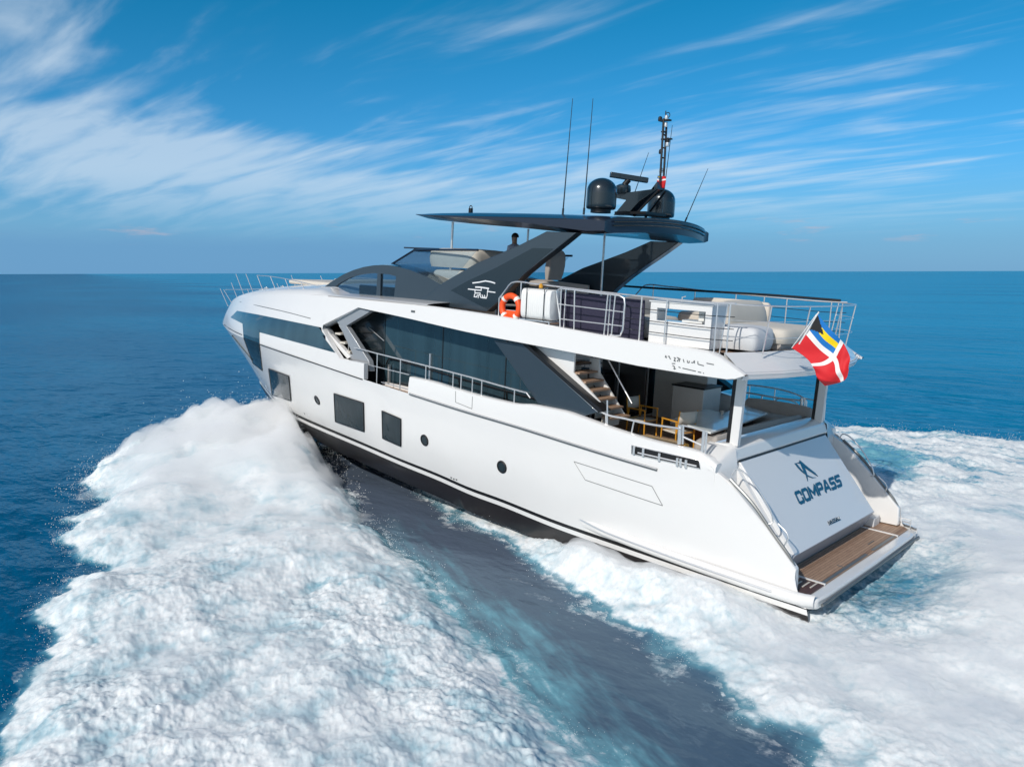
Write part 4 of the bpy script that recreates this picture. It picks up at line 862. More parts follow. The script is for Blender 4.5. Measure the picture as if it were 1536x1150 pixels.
db = thing('dining_bench', (5.4, .6, 4.7), 'beige dining bench behind the dark side screen on the upper deck', 'bench'); db.matrix_world = TM
a = cushion((4.75, 1.6, 4.7), (.75, 1.4, .42)); a.build('seat', CREAM, db, smooth=60); a = cushion((5.15, 1.6, 4.95), (.22, 1.4, .55)); a.build('backrest', TAUPE, db, smooth=60)
dk = thing('folded_table', (6.3, .8, 4.7), 'dark folded table under the hardtop on the upper deck', 'table'); dk.matrix_world = TM
m = MB(); m.box((6.6, .9, 5.42), (1.7, 1.2, .05)); m.build('table_top', DGREY, dk, bevel=.01); m = MB(); m.tube([(6.6, .9, 4.7), (6.6, .9, 5.4)], .06); m.build('leg', STEEL, dk)
hs = thing('helm_bench', (11.4, 1.0, 5.0), 'wide cream helm bench inside the flybridge windscreen', 'seat'); hs.matrix_world = TM
a = cushion((11.2, 1.0, 5.55), (1.5, 1.5, .30)); a.build('seat', CREAM, hs, smooth=60); a = cushion((11.3, .9, 5.93), (1.9, 1.5, .50)); a.build('backrest', CREAM, hs, smooth=60)
m = MB(); m.box((11.2, 1.0, 5.25), (1.4, 1.4, .6)); m.build('base', WHITE2, hs, bevel=.02)
hc = thing('helm_chair', (8.6, .6, 4.8), 'dark high backed helm chair behind the arch leg', 'chair'); hc.matrix_world = TM
a = cushion((0, 0, 0), (.16, .62, .75)); a.v = [tuple(Matrix.Rotation(-.12, 3, 'Y')@Vector(v)+Vector((8.45, .6, 5.75))) for v in a.v]; a.build('backrest', TAUPE, hc, smooth=60)
a = cushion((8.75, .6, 5.55), (.6, .62, .16)); a.build('seat', TAUPE, hc, smooth=60); m = MB(); m.tube([(8.7, .6, 4.75), (8.7, .6, 5.56)], .08, 12); m.build('pedestal', STEEL, hc)
# cockpit furniture
def director_chair(x, y, rz, label):
    b = Vector((x, y, 2.16)); t = thing('director_chair', b, label, 'chair', 'gold framed cockpit chairs', rz)
    for sy in (-1, 1):
        m = MB(); m.tube([(.26, sy*.27, 0), (.24, sy*.27, .66)], .018); m.build('leg', GOLD, t)
        m = MB(); m.tube([(-.26, sy*.27, 0), (-.22, sy*.27, .66)], .018); m.build('leg', GOLD, t)
        m = MB(); m.box((0, sy*.27, .67), (.52, .05, .03)); m.build('armrest', GOLD, t, bevel=.008)
        m = MB(); m.tube([(-.25, sy*.26, .42), (-.30, sy*.26, .92)], .016); m.build('back_post', GOLD, t)
    m = MB(); m.tube([(.25, -.27, .40), (.25, .27, .40)], .014); m.tube([(-.23, -.27, .40), (-.23, .27, .40)], .014); m.build('stretcher', GOLD, t)
    m = MB(); m.grid([[Vector((xx, yy, .42-.02*math.cos(yy*5))) for yy in np.linspace(-.25, .25, 6)] for xx in np.linspace(-.24, .25, 5)]); o = m.build('seat', CREAM, t); s = o.modifiers.new('s', 'SOLIDIFY'); s.thickness = .03
    m = MB(); m.grid([[Vector((-.28-.03*math.cos(yy*5)-(zz-.6)*.1, yy, zz)) for yy in np.linspace(-.26, .26, 6)] for zz in (.62, .75, .9)]); o = m.build('backrest', CREAM, t); s = o.modifiers.new('s', 'SOLIDIFY'); s.thickness = .02
    return t
director_chair(5.5, .5, math.pi, 'gold framed director chair standing alone by the saloon door')
director_chair(4.2, 1.0, -.3, 'gold framed director chair tucked against the port side of the pale cockpit table')
def cockpit_table(pix, z, label):
    q = [at(a, b, z=z) for a, b in pix]; c = sum(q, Vector())/len(q); t = thing('cockpit_table', (c.x, c.y, 2.16), label, 'table', 'cockpit tables')
    m = LB((c.x, c.y, 2.16)); m.prism(q, (0, 0, -.05)); m.done('table_top', TABLE, t, bevel=.012); m = LB((c.x, c.y, 2.16)); m.prism([c+(p-c)*.4+Vector((0, 0, -.06)) for p in q], (0, 0, -.45)); m.done('pedestal', TEAKD, t)
    return c
c1 = cockpit_table([(1005, 629), (1062, 613), (1124, 630), (1066, 648)], 2.76, 'pale cockpit dining table nearer the port side with a cup on it')
c2 = cockpit_table([(1085, 619), (1118, 608), (1152, 619), (1118, 632)], 2.76, 'bluish pale cockpit table beside the starboard sofa')
cp = at(1083, 622, z=2.77); t = thing('cup', cp, 'small pale cup standing on the cockpit dining table', 'cup'); m = MB(); m.lathe([(0, 0), (.035, 0), (.045, .10), (.04, .10), (.03, .01)], (0, 0, 0), 16); m.build('cup_body', CREAM, t)
br = thing('bar_unit', (4.8, -.9, 2.15), 'grey cockpit bar unit with dark top in front of the saloon door', 'bar'); br.matrix_world = TM
m = MB(); m.box((5.35, -1.75, 2.68), (.9, .9, 1.05)); m.build('body', GREYPANEL, br, bevel=.01); m = MB(); m.box((5.35, -1.75, 3.22), (.95, .95, .04)); m.build('worktop', BLACK, br)
so_ = thing('cockpit_sofa', (2.9, 0, 1.98), 'taupe wraparound sofa along the aft edge of the cockpit', 'sofa'); so_.matrix_world = TM
a = cushion((3.05, -.3, 2.17), (.75, 4.2, .46)); a.build('seat', TAUPE, so_, smooth=60); a = cushion((2.80, -.2, 2.40), (.20, 4.3, .40)); a.build('backrest', TAUPE, so_, smooth=60)
a = cushion((3.6, -2.55, 2.17), (1.7, .7, .46)); a.build('side_seat', TAUPE, so_, smooth=60); a = cushion((3.6, -2.85, 2.45), (1.8, .2, .48)); a.build('side_backrest', TAUPE, so_, smooth=60)
bt = thing('side_bench', (3.7, 2.5, 1.98), 'sunlit beige bench beside the port gate of the cockpit', 'bench'); bt.matrix_world = TM
a = cushion((3.9, 2.3, 2.17), (1.2, .8, .40)); a.build('cushion', mat('tan_upholstery', (.42, .30, .17), .7, var=.05), bt, smooth=60)
wi = thing('winch', (3.05, 2.7, 2.45), 'gold topped mooring winch beside the port cockpit gate', 'winch')
m = MB(); m.lathe([(0, 0), (.12, 0), (.07, .08), (.07, .16), (.11, .22), (.10, .26), (0, .27)], (0, 0, 0), 20); m.build('drum', GOLD, wi, smooth=50); m = MB(); m.lathe([(0, -.4), (.13, -.4), (.13, 0), (0, 0)], (0, 0, 0), 20); m.build('base', STEEL, wi)
# person at the helm under the hardtop
hp = Vector((9.5, 1.0, 5.15)); pn = thing('person', hp, 'person with dark hair in a checked shirt standing under the hardtop', 'person', rz=0)
me = bpy.data.meshes.new('body')
J = [((0, 0, .92), .14), ((0, 0, 1.15), .13), ((0, 0, 1.38), .15), ((0, 0, 1.47), .06), ((.01, 0, 1.56), .07), ((.02, 0, 1.64), .085), ((.01, 0, 1.72), .07),
     ((0, .10, .84), .10), ((.02, .11, .46), .065), ((0, .11, .08), .045), ((.14, .12, .03), .035), ((0, -.10, .84), .10), ((.02, -.11, .46), .065), ((0, -.11, .08), .045), ((.14, -.12, .03), .035),
     ((0, .19, 1.38), .06), ((-.02, .23, 1.10), .045), ((.16, .20, .95), .033), ((.24, .19, .93), .028), ((0, -.19, 1.38), .06), ((-.02, -.23, 1.10), .045), ((.16, -.20, .95), .033), ((.24, -.19, .93), .028)]
E_ = [(0, 1), (1, 2), (2, 3), (3, 4), (4, 5), (5, 6), (0, 7), (7, 8), (8, 9), (9, 10), (0, 11), (11, 12), (12, 13), (13, 14), (2, 15), (15, 16), (16, 17), (17, 18), (2, 19), (19, 20), (20, 21), (21, 22)]
fi = len(J)
for sy, root in ((1, 18), (-1, 22)):
    for k in range(5):
        b = J[root][0]; y = b[1]+(-.02+.013*k); L_ = (.045, .06, .065, .06, .045)[k]
        J += [((b[0]+.03, y, b[2]), .009), ((b[0]+.03+L_*.7, y, b[2]-.01), .008), ((b[0]+.03+L_, y, b[2]-.035), .007)]; n_ = len(J); E_ += [(root, n_-3), (n_-3, n_-2), (n_-2, n_-1)]
me.from_pydata([j[0] for j in J], E_, []); bo = bpy.data.objects.new('body', me); C.objects.link(bo); bo.parent = pn; me.materials.append(SKIN)
sk = bo.modifiers.new('skin', 'SKIN')
if not me.skin_vertices: 
    bpy.context.view_layer.objects.active = bo; bo.select_set(True)
for i, j in enumerate(J): me.skin_vertices[0].data[i].radius = (j[1], j[1])
me.skin_vertices[0].data[0].use_root = True
bo.modifiers.new('s', 'SUBSURF').levels = 1; bo.modifiers['s'].render_levels = 1
m = MB(); m.lathe([(.10*math.cos(a), .10*math.sin(a)) for a in np.linspace(-.2, math.pi/2*.99, 8)], (-.005, 0, 1.67), 20); m.build('hair', HAIR, pn, smooth=60)
m = MB(); m.grid([[Vector((rx*math.cos(a), ry*math.sin(a), z)) for a in [2*math.pi*k/20 for k in range(20)]] for rx, ry, z in ((.17, .20, .88), (.155, .19, 1.1), (.165, .22, 1.3), (.14, .23, 1.42), (.07, .08, 1.48))], True); m.build('shirt', SHIRT, pn, smooth=60)
for sy in (1, -1):
    m = MB(); m.tube([(0, sy*.17, 1.38), (-.01, sy*.22, 1.25), (-.02, sy*.235, 1.12)], [.075, .07, .062], 12); m.build('shirt_sleeve', SHIRT, pn, smooth=60)
    m = MB(); m.tube([(0, sy*.10, .92), (.02, sy*.11, .5), (0, sy*.11, .1)], [.12, .085, .065], 12); m.build('trouser_leg', DGREY, pn, smooth=60)

# ------------------------------------------------------------------ flags
FR_ = mat('flag_red', (.62, .012, .018), .7); FWH = mat('flag_white', (.80, .78, .76), .7); FBL = mat('flag_blue', (.0, .16, .50), .7); FYE = mat('flag_yellow', (.85, .62, .0), .7); FBK = mat('flag_black', (.012, .012, .012), .7)
def ensign(name, ctrl, pl, depth, label, cat, nu=72, nv=48):
    # ctrl rows: five positions down the hoist, five along the fly; a woven cloth with folds
    G = [[pl(*p) for p in r] for r in ctrl]; nr, nc = len(G), len(G[0])
    def cr_i(P, t):
        n = len(P)-1; i = min(int(t*n), n-1); f = t*n-i; p0, p1, p2, p3 = P[max(i-1, 0)], P[i], P[i+1], P[min(i+2, n)]
        return .5*((2*p1)+(p2-p0)*f+(2*p0-5*p1+4*p2-p3)*f*f+(-p0+3*p1-3*p2+p3)*f**3)
    rows = []
    for j in range(nv+1):
        v = j/nv; cpts = [cr_i([G[r][c_] for r in range(nr)], v) for c_ in range(nc)]; r = []
        for i in range(nu+1):
            u = i/nu; p = cr_i(cpts, u); w = depth*(u**.7)*(math.sin(7.5*u+3.2*v+.4)+.45*math.sin(15*u-5*v)+.2*math.sin(9*v+22*u)); r.append(p+Vector((0, w, 0)))
        rows.append(r)
    m = MB(); m.grid(rows); mi = []
    for j in range(nv):
        for i in range(nu):
            u, v = (i+.5)/nu*2, (j+.5)/nv; x = u; c_ = 0
            if abs(v-.5) < .07 or abs(u-.92) < .07: c_ = 1
            elif v < .43 and u < .85:
                vv = v/.43; uu = u/.85
                c_ = 4 if uu < .50*(1-abs(vv-.5)*2) else (3 if .33 < vv < .67 else 2)
            mi.append(c_)
    m.mi = mi; o = m.build(name, [FR_, FWH, FBL, FYE, FBK], None, smooth=80)
    o.modifiers.new('s', 'SOLIDIFY').thickness = .004
    return tag(o, label, cat)
k5 = lambda x, y: at(1000+x/4.106, 400+y/4.106, y=1.75)
fl = ensign('ensign', [[(930, 290), (1010, 385), (1085, 472), (1122, 555), (1134, 628)], [(902, 345), (978, 440), (1058, 520), (1093, 605), (1118, 678)], [(870, 405), (948, 495), (1030, 568), (1070, 648), (1082, 706)], [(822, 455), (900, 540), (975, 605), (1005, 690), (1030, 722)], [(770, 500), (850, 558), (905, 610), (922, 668), (962, 736)]], k5, .07, 'large red ensign with white cross and striped canton flying at the stern', 'flag')
m = MB(); a, b = k5(938, 278), k5(835, 440); m.tube([b+Vector((.05, .0, -.12)), a], .014); m.tube([k5(925, 290), k5(770, 500)], .008); m.build('flag_staff', WHITE, yacht)
k6 = lambda x, y: at(860+x/6.055, 160+y/6.055, y=.0)
ensign('courtesy_flag', [[(768, 625), (800, 632), (838, 632)], [(762, 660), (798, 668), (842, 660)], [(752, 740), (790, 738), (822, 742)]], k6, .02, 'small red flag with a white cross tied to the mast', 'flag', 24, 16)

# ------------------------------------------------------------------ the sea
def hsh(ix, iy, s):
    h = (ix.astype(np.int64)*374761393+iy.astype(np.int64)*668265263+s*1274126177) & 0xffffffff
    h = ((h ^ (h >> 13))*1274126177) & 0xffffffff; h = h ^ (h >> 16); return (h & 0xffff)/65535.*2*np.pi
def gn(x, y, s):
    ix, iy = np.floor(x), np.floor(y); fx, fy = x-ix, y-iy; ux, uy = fx*fx*fx*(fx*(fx*6-15)+10), fy*fy*fy*(fy*(fy*6-15)+10)
    def g(dx, dy): a = hsh(ix+dx, iy+dy, s); return np.cos(a)*(fx-dx)+np.sin(a)*(fy-dy)
    return 1.5*((g(0, 0)*(1-ux)+g(1, 0)*ux)*(1-uy)+(g(0, 1)*(1-ux)+g(1, 1)*ux)*uy)
def wor(x, y, s):
    ix, iy = np.floor(x), np.floor(y); d = np.full(x.shape, 9.)
    for dx in (-1, 0, 1):
        for dy in (-1, 0, 1):
            a = hsh(ix+dx, iy+dy, s); b = hsh(ix+dx, iy+dy, s+57); d = np.minimum(d, (ix+dx+a/6.2832-x)**2+(iy+dy+b/6.2832-y)**2)
    return 1-np.clip(d, 0, 1)
def fbm(x, y, s, n=4, g=.5):
    v = 0; a = 1.
    for i in range(n): v = v+a*gn(x*2**i*1.03, y*2**i*1.03, s+i); a *= g
    return v
def sst(a, b, x): t = np.clip((x-a)/(b-a), 0, 1); return t*t*(3-2*t)
def sdist(X, Y, poly):
    P = np.array(poly); d = np.full(X.shape, 1e9); ins = np.zeros(X.shape, bool)
    for (ax, ay), (bx, by) in zip(P, np.roll(P, -1, 0)):
        ex, ey = bx-ax, by-ay; t = np.clip(((X-ax)*ex+(Y-ay)*ey)/(ex*ex+ey*ey+1e-9), 0, 1)
        d = np.minimum(d, np.hypot(X-ax-t*ex, Y-ay-t*ey))
        c_ = (ay > Y) != (by > Y); xi = ax+(Y-ay)*ex/np.where(abs(ey) < 1e-9, 1e-9, ey); ins ^= c_ & (X < xi)
    return np.where(ins, d, -d)
def W(pts): return [wat(p[0], p[1], p[2] if len(p) > 2 else .15) for p in pts]
P1 = W([(405, 594, 1.0), (385, 590, 1.1), (350, 601, .95), (300, 613, .9), (262, 627, .8), (228, 650, .6), (190, 662, .5), (135, 688, .35), (150, 705), (112, 720), (118, 735), (158, 755), (110, 772), (93, 808), (122, 830), (155, 852), (108, 860), (90, 882), (48, 912), (60, 932), (75, 945), (40, 990), (8, 1018), (15, 1062), (-5, 1095), (-60, 1200), (-150, 1500), (400, 2600), (1200, 2200), (1000, 1350), (915, 1180),
        (870, 1100), (805, 1040), (765, 990), (705, 925), (640, 865), (580, 805), (535, 755), (502, 715), (486, 685), (470, 655), (456, 628), (432, 606)])
P2 = W([(545, 690, 0), (600, 718, 0), (655, 750, 0), (695, 776, 0), (740, 796), (772, 808), (795, 835), (832, 872), (872, 902), (930, 920), (972, 942), (1010, 972), (1062, 1002), (1120, 1042), (1182, 1087), (1240, 1150), (1330, 1260), (1500, 1500)])
P2 += [(-14, 6), (-40, 20), (-60, 0), (-60, -40), (-30, -30), (-8, -21), (.7, -18.2), (6.2, -16.6), (9.5, -14.5), (13, -11.8), (16, -8.6), (19.5, -4.5), (21.5, -1.2), (20.5, 0)]
CAL = W([(1285, 660), (1330, 668), (1375, 690), (1385, 715), (1350, 735), (1320, 720), (1285, 690)])          # smoother blue pocket inside the far wake
NEAR = 70.
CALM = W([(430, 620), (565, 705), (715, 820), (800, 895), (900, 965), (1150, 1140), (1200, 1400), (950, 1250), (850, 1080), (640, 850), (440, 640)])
def foam_fields(X, Y):
    wx, wy = X+.35*fbm(X*.8, Y*.8, 5, 3), Y+.35*fbm(X*.8, Y*.8, 9, 3)
    d1, d2, dc = sdist(X, Y, P1), sdist(X, Y, P2), sdist(X, Y, CAL)
    rag = .34*fbm(X*.55, Y*.55, 21, 5, .6)
    a1, a2 = d1+rag, d2+rag*1.1
    # ridged, cauliflower-like turbulence
    def bil(s, sd): return np.abs(gn(wx*s, wy*s, sd))
    big = fbm(X*.35, Y*.35, 31, 3)
    w2x, w2y = X+.10*fbm(X*3, Y*3, 15, 2), Y+.10*fbm(X*3, Y*3, 19, 2)
    c1, c2, c3, c4 = wor(wx*1.1, wy*1.1, 41), wor(w2x*2.6, w2y*2.6, 42), wor(w2x*5.6, w2y*5.6, 43), wor(w2x*12, w2y*12, 44)
    rgh = (.35+.30*sst(14, 5, X))*(1-.45*sst(1, -1, X)*sst(8, 5, Y))
    b = (.10*c1+.06*c2+.026*c3+.008*c4+.10*fbm(X*.9, Y*.9, 46, 3)+.035*fbm(X*6, Y*6, 66, 3, .6))*rgh
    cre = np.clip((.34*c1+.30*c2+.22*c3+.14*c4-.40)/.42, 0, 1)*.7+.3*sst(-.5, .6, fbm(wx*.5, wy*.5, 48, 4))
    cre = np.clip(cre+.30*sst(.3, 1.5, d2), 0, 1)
    dist = np.hypot(X-20., Y-1.6); hh = np.interp(dist, [0, 1.5, 3.5, 6.5, 10, 16, 26], [1.65, 1.60, 1.20, .80, .50, .32, .22])
    e1, e2 = sst(-.15, 1.3, a1), sst(-.1, 1.1, a2)
    stern = np.exp(-(((X+3.2)/2.6)**2+((Y+1.2)/2.8)**2)); dip = np.exp(-(((X+.5)/1.5)**2+((Y-.3)/2.9)**2)); hs_ = .26*np.exp(-((Y-3.75)/.6)**2)*sst(9, 6, X)*sst(-.2, 2.0, X)
    h = e1*(hh*(.75+.35*big)+b*1.15)+e2*(.12+.10*big+b*1.3+stern*.55+hs_)-dip*.30
    dirn = (X*-.90+Y*.42, X*.42+Y*.90); stk = fbm(dirn[0]*.5, dirn[1]*2.6, 53, 5, .6)
    inn = sst(-.8, .1, sdist(X, Y, CALM))
    f = np.maximum(sst(-.02, .30, a1)*(1-inn)+inn*sst(-.45, 1.5, a1+.7*stk), sst(-.02, .34, a2)*(1-inn)+inn*sst(-.12, .42, a2+.25*stk))
    f = f*(1-.55*sst(-.1, .55, fbm(X*.22, Y*1.0, 57, 5, .55))*sst(-4.5, -7, Y))
    hole = fbm(wx*.55+3, wy*.55, 61, 5, .62)
    valley = cre
    thick1 = sst(.3, 3.0, d1); 
    f = f*(1-.34*sst(.05, 1.0, hole+.22-.35*valley))
    f = f*(1-.75*dip)*(1-.85*sst(-.4, .5, dc+rag))
    # thin lacy streaks where foam frays into the smooth water
    lace = .5*sst(.30, .62, fbm(X*1.3, Y*2.2, 71, 5, .6)+.9*np.exp(-np.abs(a2+.1)*2.2)-.25)*np.exp(-np.maximum(-a2, 0)*1.3)*(a2 < 0)
    lace1 = .5*sst(.36, .6, fbm(X*1.6, Y*2.6, 75, 5, .6)+.8*np.exp(-np.abs(a1+.1)*3)-.25)*np.exp(-np.maximum(-a1, 0)*2.2)*(a1 < 0)
    f = np.clip(f+.8*lace+.7*lace1, 0, 1)
    aer = np.maximum(sst(-1.1, .1, d1+rag)*(Y < 12)*sst(19, 10, X)*sst(-.02, -.03, -np.abs(X)*0-1)*1., sst(-.3, .3, a2))
    inner = sst(-1.3, .4, d1+rag*.8+.6*stk)*sst(12.5, 9., Y)*sst(12, 5, X)
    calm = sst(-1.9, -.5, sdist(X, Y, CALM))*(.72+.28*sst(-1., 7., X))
    aer = np.clip(np.maximum(np.maximum(sst(-.15, .3, a1), inner), sst(-.3, .4, a2))*(1-.5*dip), 0, 1)
    return h, f, aer, calm, cre
def build_sea():
    az = list(np.arange(-41, 41.001, .078)); az = [-180+6*i for i in range(23)]+[a for a in az if True]+[42+3*i for i in range(46)]
    az = np.radians(np.array(sorted(set(np.round(az, 4)))))
    r = [.8]
    while r[-1] < 7.6: r.append(r[-1]+.35)
    while r[-1] < 46: r.append(r[-1]+max(.030, min(.105, r[-1]**2/(CZ*799)*1.25)))
    while r[-1] < 30000: r.append(r[-1]*1.035 if r[-1] < 200 else r[-1]*1.12)
    r = np.array(r); nA, nR = len(az), len(r)
    Rr, Aa = np.meshgrid(r, az, indexing='ij'); X = CX+Rr*np.cos(YAW-Aa); Y = CY+Rr*np.sin(YAW-Aa); X, Y = X.ravel(), Y.ravel(); rr = Rr.ravel()
    Z = np.zeros_like(X); Fo = np.zeros_like(X); Ae = np.zeros_like(X)
    near = rr < NEAR; xs_, ys_ = X[near], Y[near]
    h, f, a, calm, cre = foam_fields(xs_, ys_)
    swell = .035*gn(xs_*.16, ys_*.25, 81)+.018*gn(xs_*.5, ys_*.75, 82)+.008*gn(xs_*1.4, ys_*1.9, 83)
    fade = sst(NEAR, NEAR-15, rr[near])
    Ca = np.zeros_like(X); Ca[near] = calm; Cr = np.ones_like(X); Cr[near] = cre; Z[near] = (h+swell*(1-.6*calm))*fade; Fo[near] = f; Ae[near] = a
    me = bpy.data.meshes.new('sea'); n = nA*nR
    co = np.empty((n+1, 3), np.float32); co[:n, 0], co[:n, 1], co[:n, 2] = X, Y, Z; co[n] = (CX, CY, 0)
    i = np.arange(nR-1)[:, None]*nA; j = np.arange(nA)[None, :]; k = (j+1) % nA
    q = np.stack([i+j, i+k, i+nA+k, i+nA+j], -1).reshape(-1, 4)
    me.vertices.add(n+1); me.vertices.foreach_set('co', co.ravel())
    tri = np.stack([np.full(nA, n), (np.arange(nA)+1) % nA, np.arange(nA)], -1)
    loops = np.concatenate([q[:, ::-1].ravel(), tri.ravel()]).astype(np.int32); me.loops.add(len(loops)); me.loops.foreach_set('vertex_index', loops)
    st = np.concatenate([np.arange(len(q))*4, len(q)*4+np.arange(nA)*3]).astype(np.int32); me.polygons.add(len(st)); me.polygons.foreach_set('loop_start', st)
    me.update(calc_edges=True); me.validate()
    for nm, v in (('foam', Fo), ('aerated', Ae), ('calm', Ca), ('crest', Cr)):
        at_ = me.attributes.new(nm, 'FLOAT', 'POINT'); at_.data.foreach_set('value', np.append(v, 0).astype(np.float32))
    me.shade_smooth()
    if me.polygons[1000].normal.z < 0: me.flip_normals()
    o = bpy.data.objects.new('sea', me); C.objects.link(o); tag(o, 'deep blue calm sea with the white wake of the yacht', 'sea', None, 'structure')
    return o
def sea_mat():
    m = bpy.data.materials.new('sea_water'); m.use_nodes = True; nt = m.node_tree; N = nt.nodes; L = nt.links; b = N['Principled BSDF']
    geo = N.new('ShaderNodeNewGeometry')
    def noise(scale, sc=(1, 1, 1), rot=0., det=3, rough=.5, dist=0.):
        mp = N.new('ShaderNodeMapping'); mp.inputs['Scale'].default_value = sc; mp.inputs['Rotation'].default_value = (0, 0, rot); L.new(geo.outputs['Position'], mp.inputs[0])
        n = N.new('ShaderNodeTexNoise'); n.inputs['Scale'].default_value = scale; n.inputs['Detail'].default_value = det; n.inputs['Roughness'].default_value = rough; n.inputs['Distortion'].default_value = dist; L.new(mp.outputs[0], n.inputs[0]); return n.outputs[0]
    def mth(op, a, b_=None, c_=None, clamp=False):
        n = N.new('ShaderNodeMath'); n.operation = op; n.use_clamp = clamp
        for i, v in enumerate((a, b_, c_)):
            if v is None: continue
            if isinstance(v, (int, float)): n.inputs[i].default_value = v
            else: L.new(v, n.inputs[i])
        return n.outputs[0]
    def mr(v, a, b_, lo=0., hi=1.):
        n = N.new('ShaderNodeMapRange'); n.interpolation_type = 'SMOOTHSTEP'; L.new(v, n.inputs[0])
        for i, q in enumerate((a, b_, lo, hi)): n.inputs[i+1].default_value = q
        return n.outputs[0]
    def mix(f, a, b_):
        n = N.new('ShaderNodeMix'); n.data_type = 'RGBA'
        if isinstance(f, float): n.inputs[0].default_value = f
        else: L.new(f, n.inputs[0])
        for i, v in ((6, a), (7, b_)):
            if isinstance(v, tuple): n.inputs[i].default_value = (*v, 1)
            else: L.new(v, n.inputs[i])
        return n.outputs[2]
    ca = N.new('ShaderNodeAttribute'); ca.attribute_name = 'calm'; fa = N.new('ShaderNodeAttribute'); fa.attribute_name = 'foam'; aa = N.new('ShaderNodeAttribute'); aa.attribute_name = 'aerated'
    fn = noise(2.6, det=10, rough=.68, dist=.5); fn2 = noise(9., det=8, rough=.7)
    fm = mth('ADD', fa.outputs['Fac'], mth('MULTIPLY', mth('SUBTRACT', fn, .5), 1.3)); fm = mth('ADD', fm, mth('MULTIPLY', mth('SUBTRACT', fn2, .5), .7))
    foam = mr(fm, .12, .82); foam = mth('MULTIPLY', foam, mr(fa.outputs['Fac'], 0., .28))
    sx = N.new('ShaderNodeSeparateXYZ'); L.new(geo.outputs['Position'], sx.inputs[0]); shelf = mr(mth('ADD', mth('MULTIPLY', sx.outputs[1], -1.), mth('MULTIPLY', sx.outputs[0], -.35)), -60., 120.); big = mth('ADD', mth('MULTIPLY', mth('SUBTRACT', noise(.012, (1, 3, 1), .82, det=5), .5), 1.9), shelf, None, True); deep = mix(big, (.0, .075, .165), (.0, .235, .41)); deep = mix(ca.outputs['Fac'], deep, (.088, .116, .160))  # hull's grey reflection painted into the water colour of the calm channel
    aer = mth('MULTIPLY', aa.outputs['Fac'], mr(fn, .25, .6, .55, 1.))
    cs = N.new('ShaderNodeAttribute'); cs.attribute_name = 'crest'; mot = mr(mth('ADD', mth('ADD', mth('MULTIPLY', fn, .5), mth('MULTIPLY', noise(.9, det=7, rough=.6), .3)), mth('MULTIPLY', cs.outputs['Fac'], .45)), .46, .86); fcol = mix(mot, (.27, .47, .55), (.84, .86, .855)); fcol = mix(mr(fn2, .35, .6), mix(.5, fcol, (.48, .60, .65)), fcol); col = mix(aer, deep, (.17, .42, .50)); col = mix(foam, col, fcol); L.new(col, b.inputs['Base Color'])  # foam creases tinted teal, as thin foam and as painted shade
    L.new(mr(foam, 0, .6, .06, .7), b.inputs['Roughness']); b.inputs['IOR'].default_value = 1.333
    b.inputs['Specular IOR Level'].default_value = 0.
    cd = N.new('ShaderNodeCameraData')
    h = mth('MULTIPLY', noise(.20, (1, 1.9, 1), .35, 2), 1.3)
    h = mth('ADD', h, mth('MULTIPLY', noise(.75, (1, 2.2, 1), .15, 3), .34)); h = mth('ADD', h, mth('MULTIPLY', noise(2.6, (1, 2.0, 1), .5, 4, .55), .11)); h = mth('ADD', h, mth('MULTIPLY', noise(9., (1, 1.6, 1), .2, 3), .018))
    fh = mth('ADD', mth('ADD', mth('MULTIPLY', noise(22., det=6, rough=.7), .012), mth('MULTIPLY', noise(7., det=8, rough=.62), .036)), mth('MULTIPLY', fn, .05))
    h = mth('MULTIPLY', h, mth('SUBTRACT', 1., mth('MULTIPLY', ca.outputs['Fac'], .62)))
    bp = N.new('ShaderNodeBump'); bp.inputs['Strength'].default_value = .9; bp.inputs['Distance'].default_value = .35; L.new(h, bp.inputs['Height'])
    bf = N.new('ShaderNodeBump'); bf.inputs['Strength'].default_value = .8; bf.inputs['Distance'].default_value = .35; L.new(fh, bf.inputs['Height'])
    nm = N.new('ShaderNodeMix'); nm.data_type = 'VECTOR'; L.new(foam, nm.inputs[0]); L.new(bp.outputs[0], nm.inputs[4]); L.new(bf.outputs[0], nm.inputs[5]); L.new(nm.outputs[1], b.inputs['Normal'])
    gl = N.new('ShaderNodeBsdfGlossy'); gl.inputs['Roughness'].default_value = .05; gl.inputs[0].default_value = (.62, .88, 1, 1); L.new(bp.outputs[0], gl.inputs['Normal']); fr = N.new('ShaderNodeFresnel'); fr.inputs[0].default_value = 1.333; L.new(bp.outputs[0], fr.inputs['Normal'])
    fac = mth('MULTIPLY', mth('MINIMUM', mth('MULTIPLY', fr.outputs[0], .85), .38), mth('SUBTRACT', 1., foam, None, True)); ms = N.new('ShaderNodeMixShader'); L.new(fac, ms.inputs[0]); L.new(b.outputs[0], ms.inputs[1]); L.new(gl.outputs[0], ms.inputs[2]); L.new(ms.outputs[0], N['Material Output'].inputs['Surface'])
    return m
sea = build_sea(); SEAM = sea_mat(); sea.data.materials.append(SEAM)
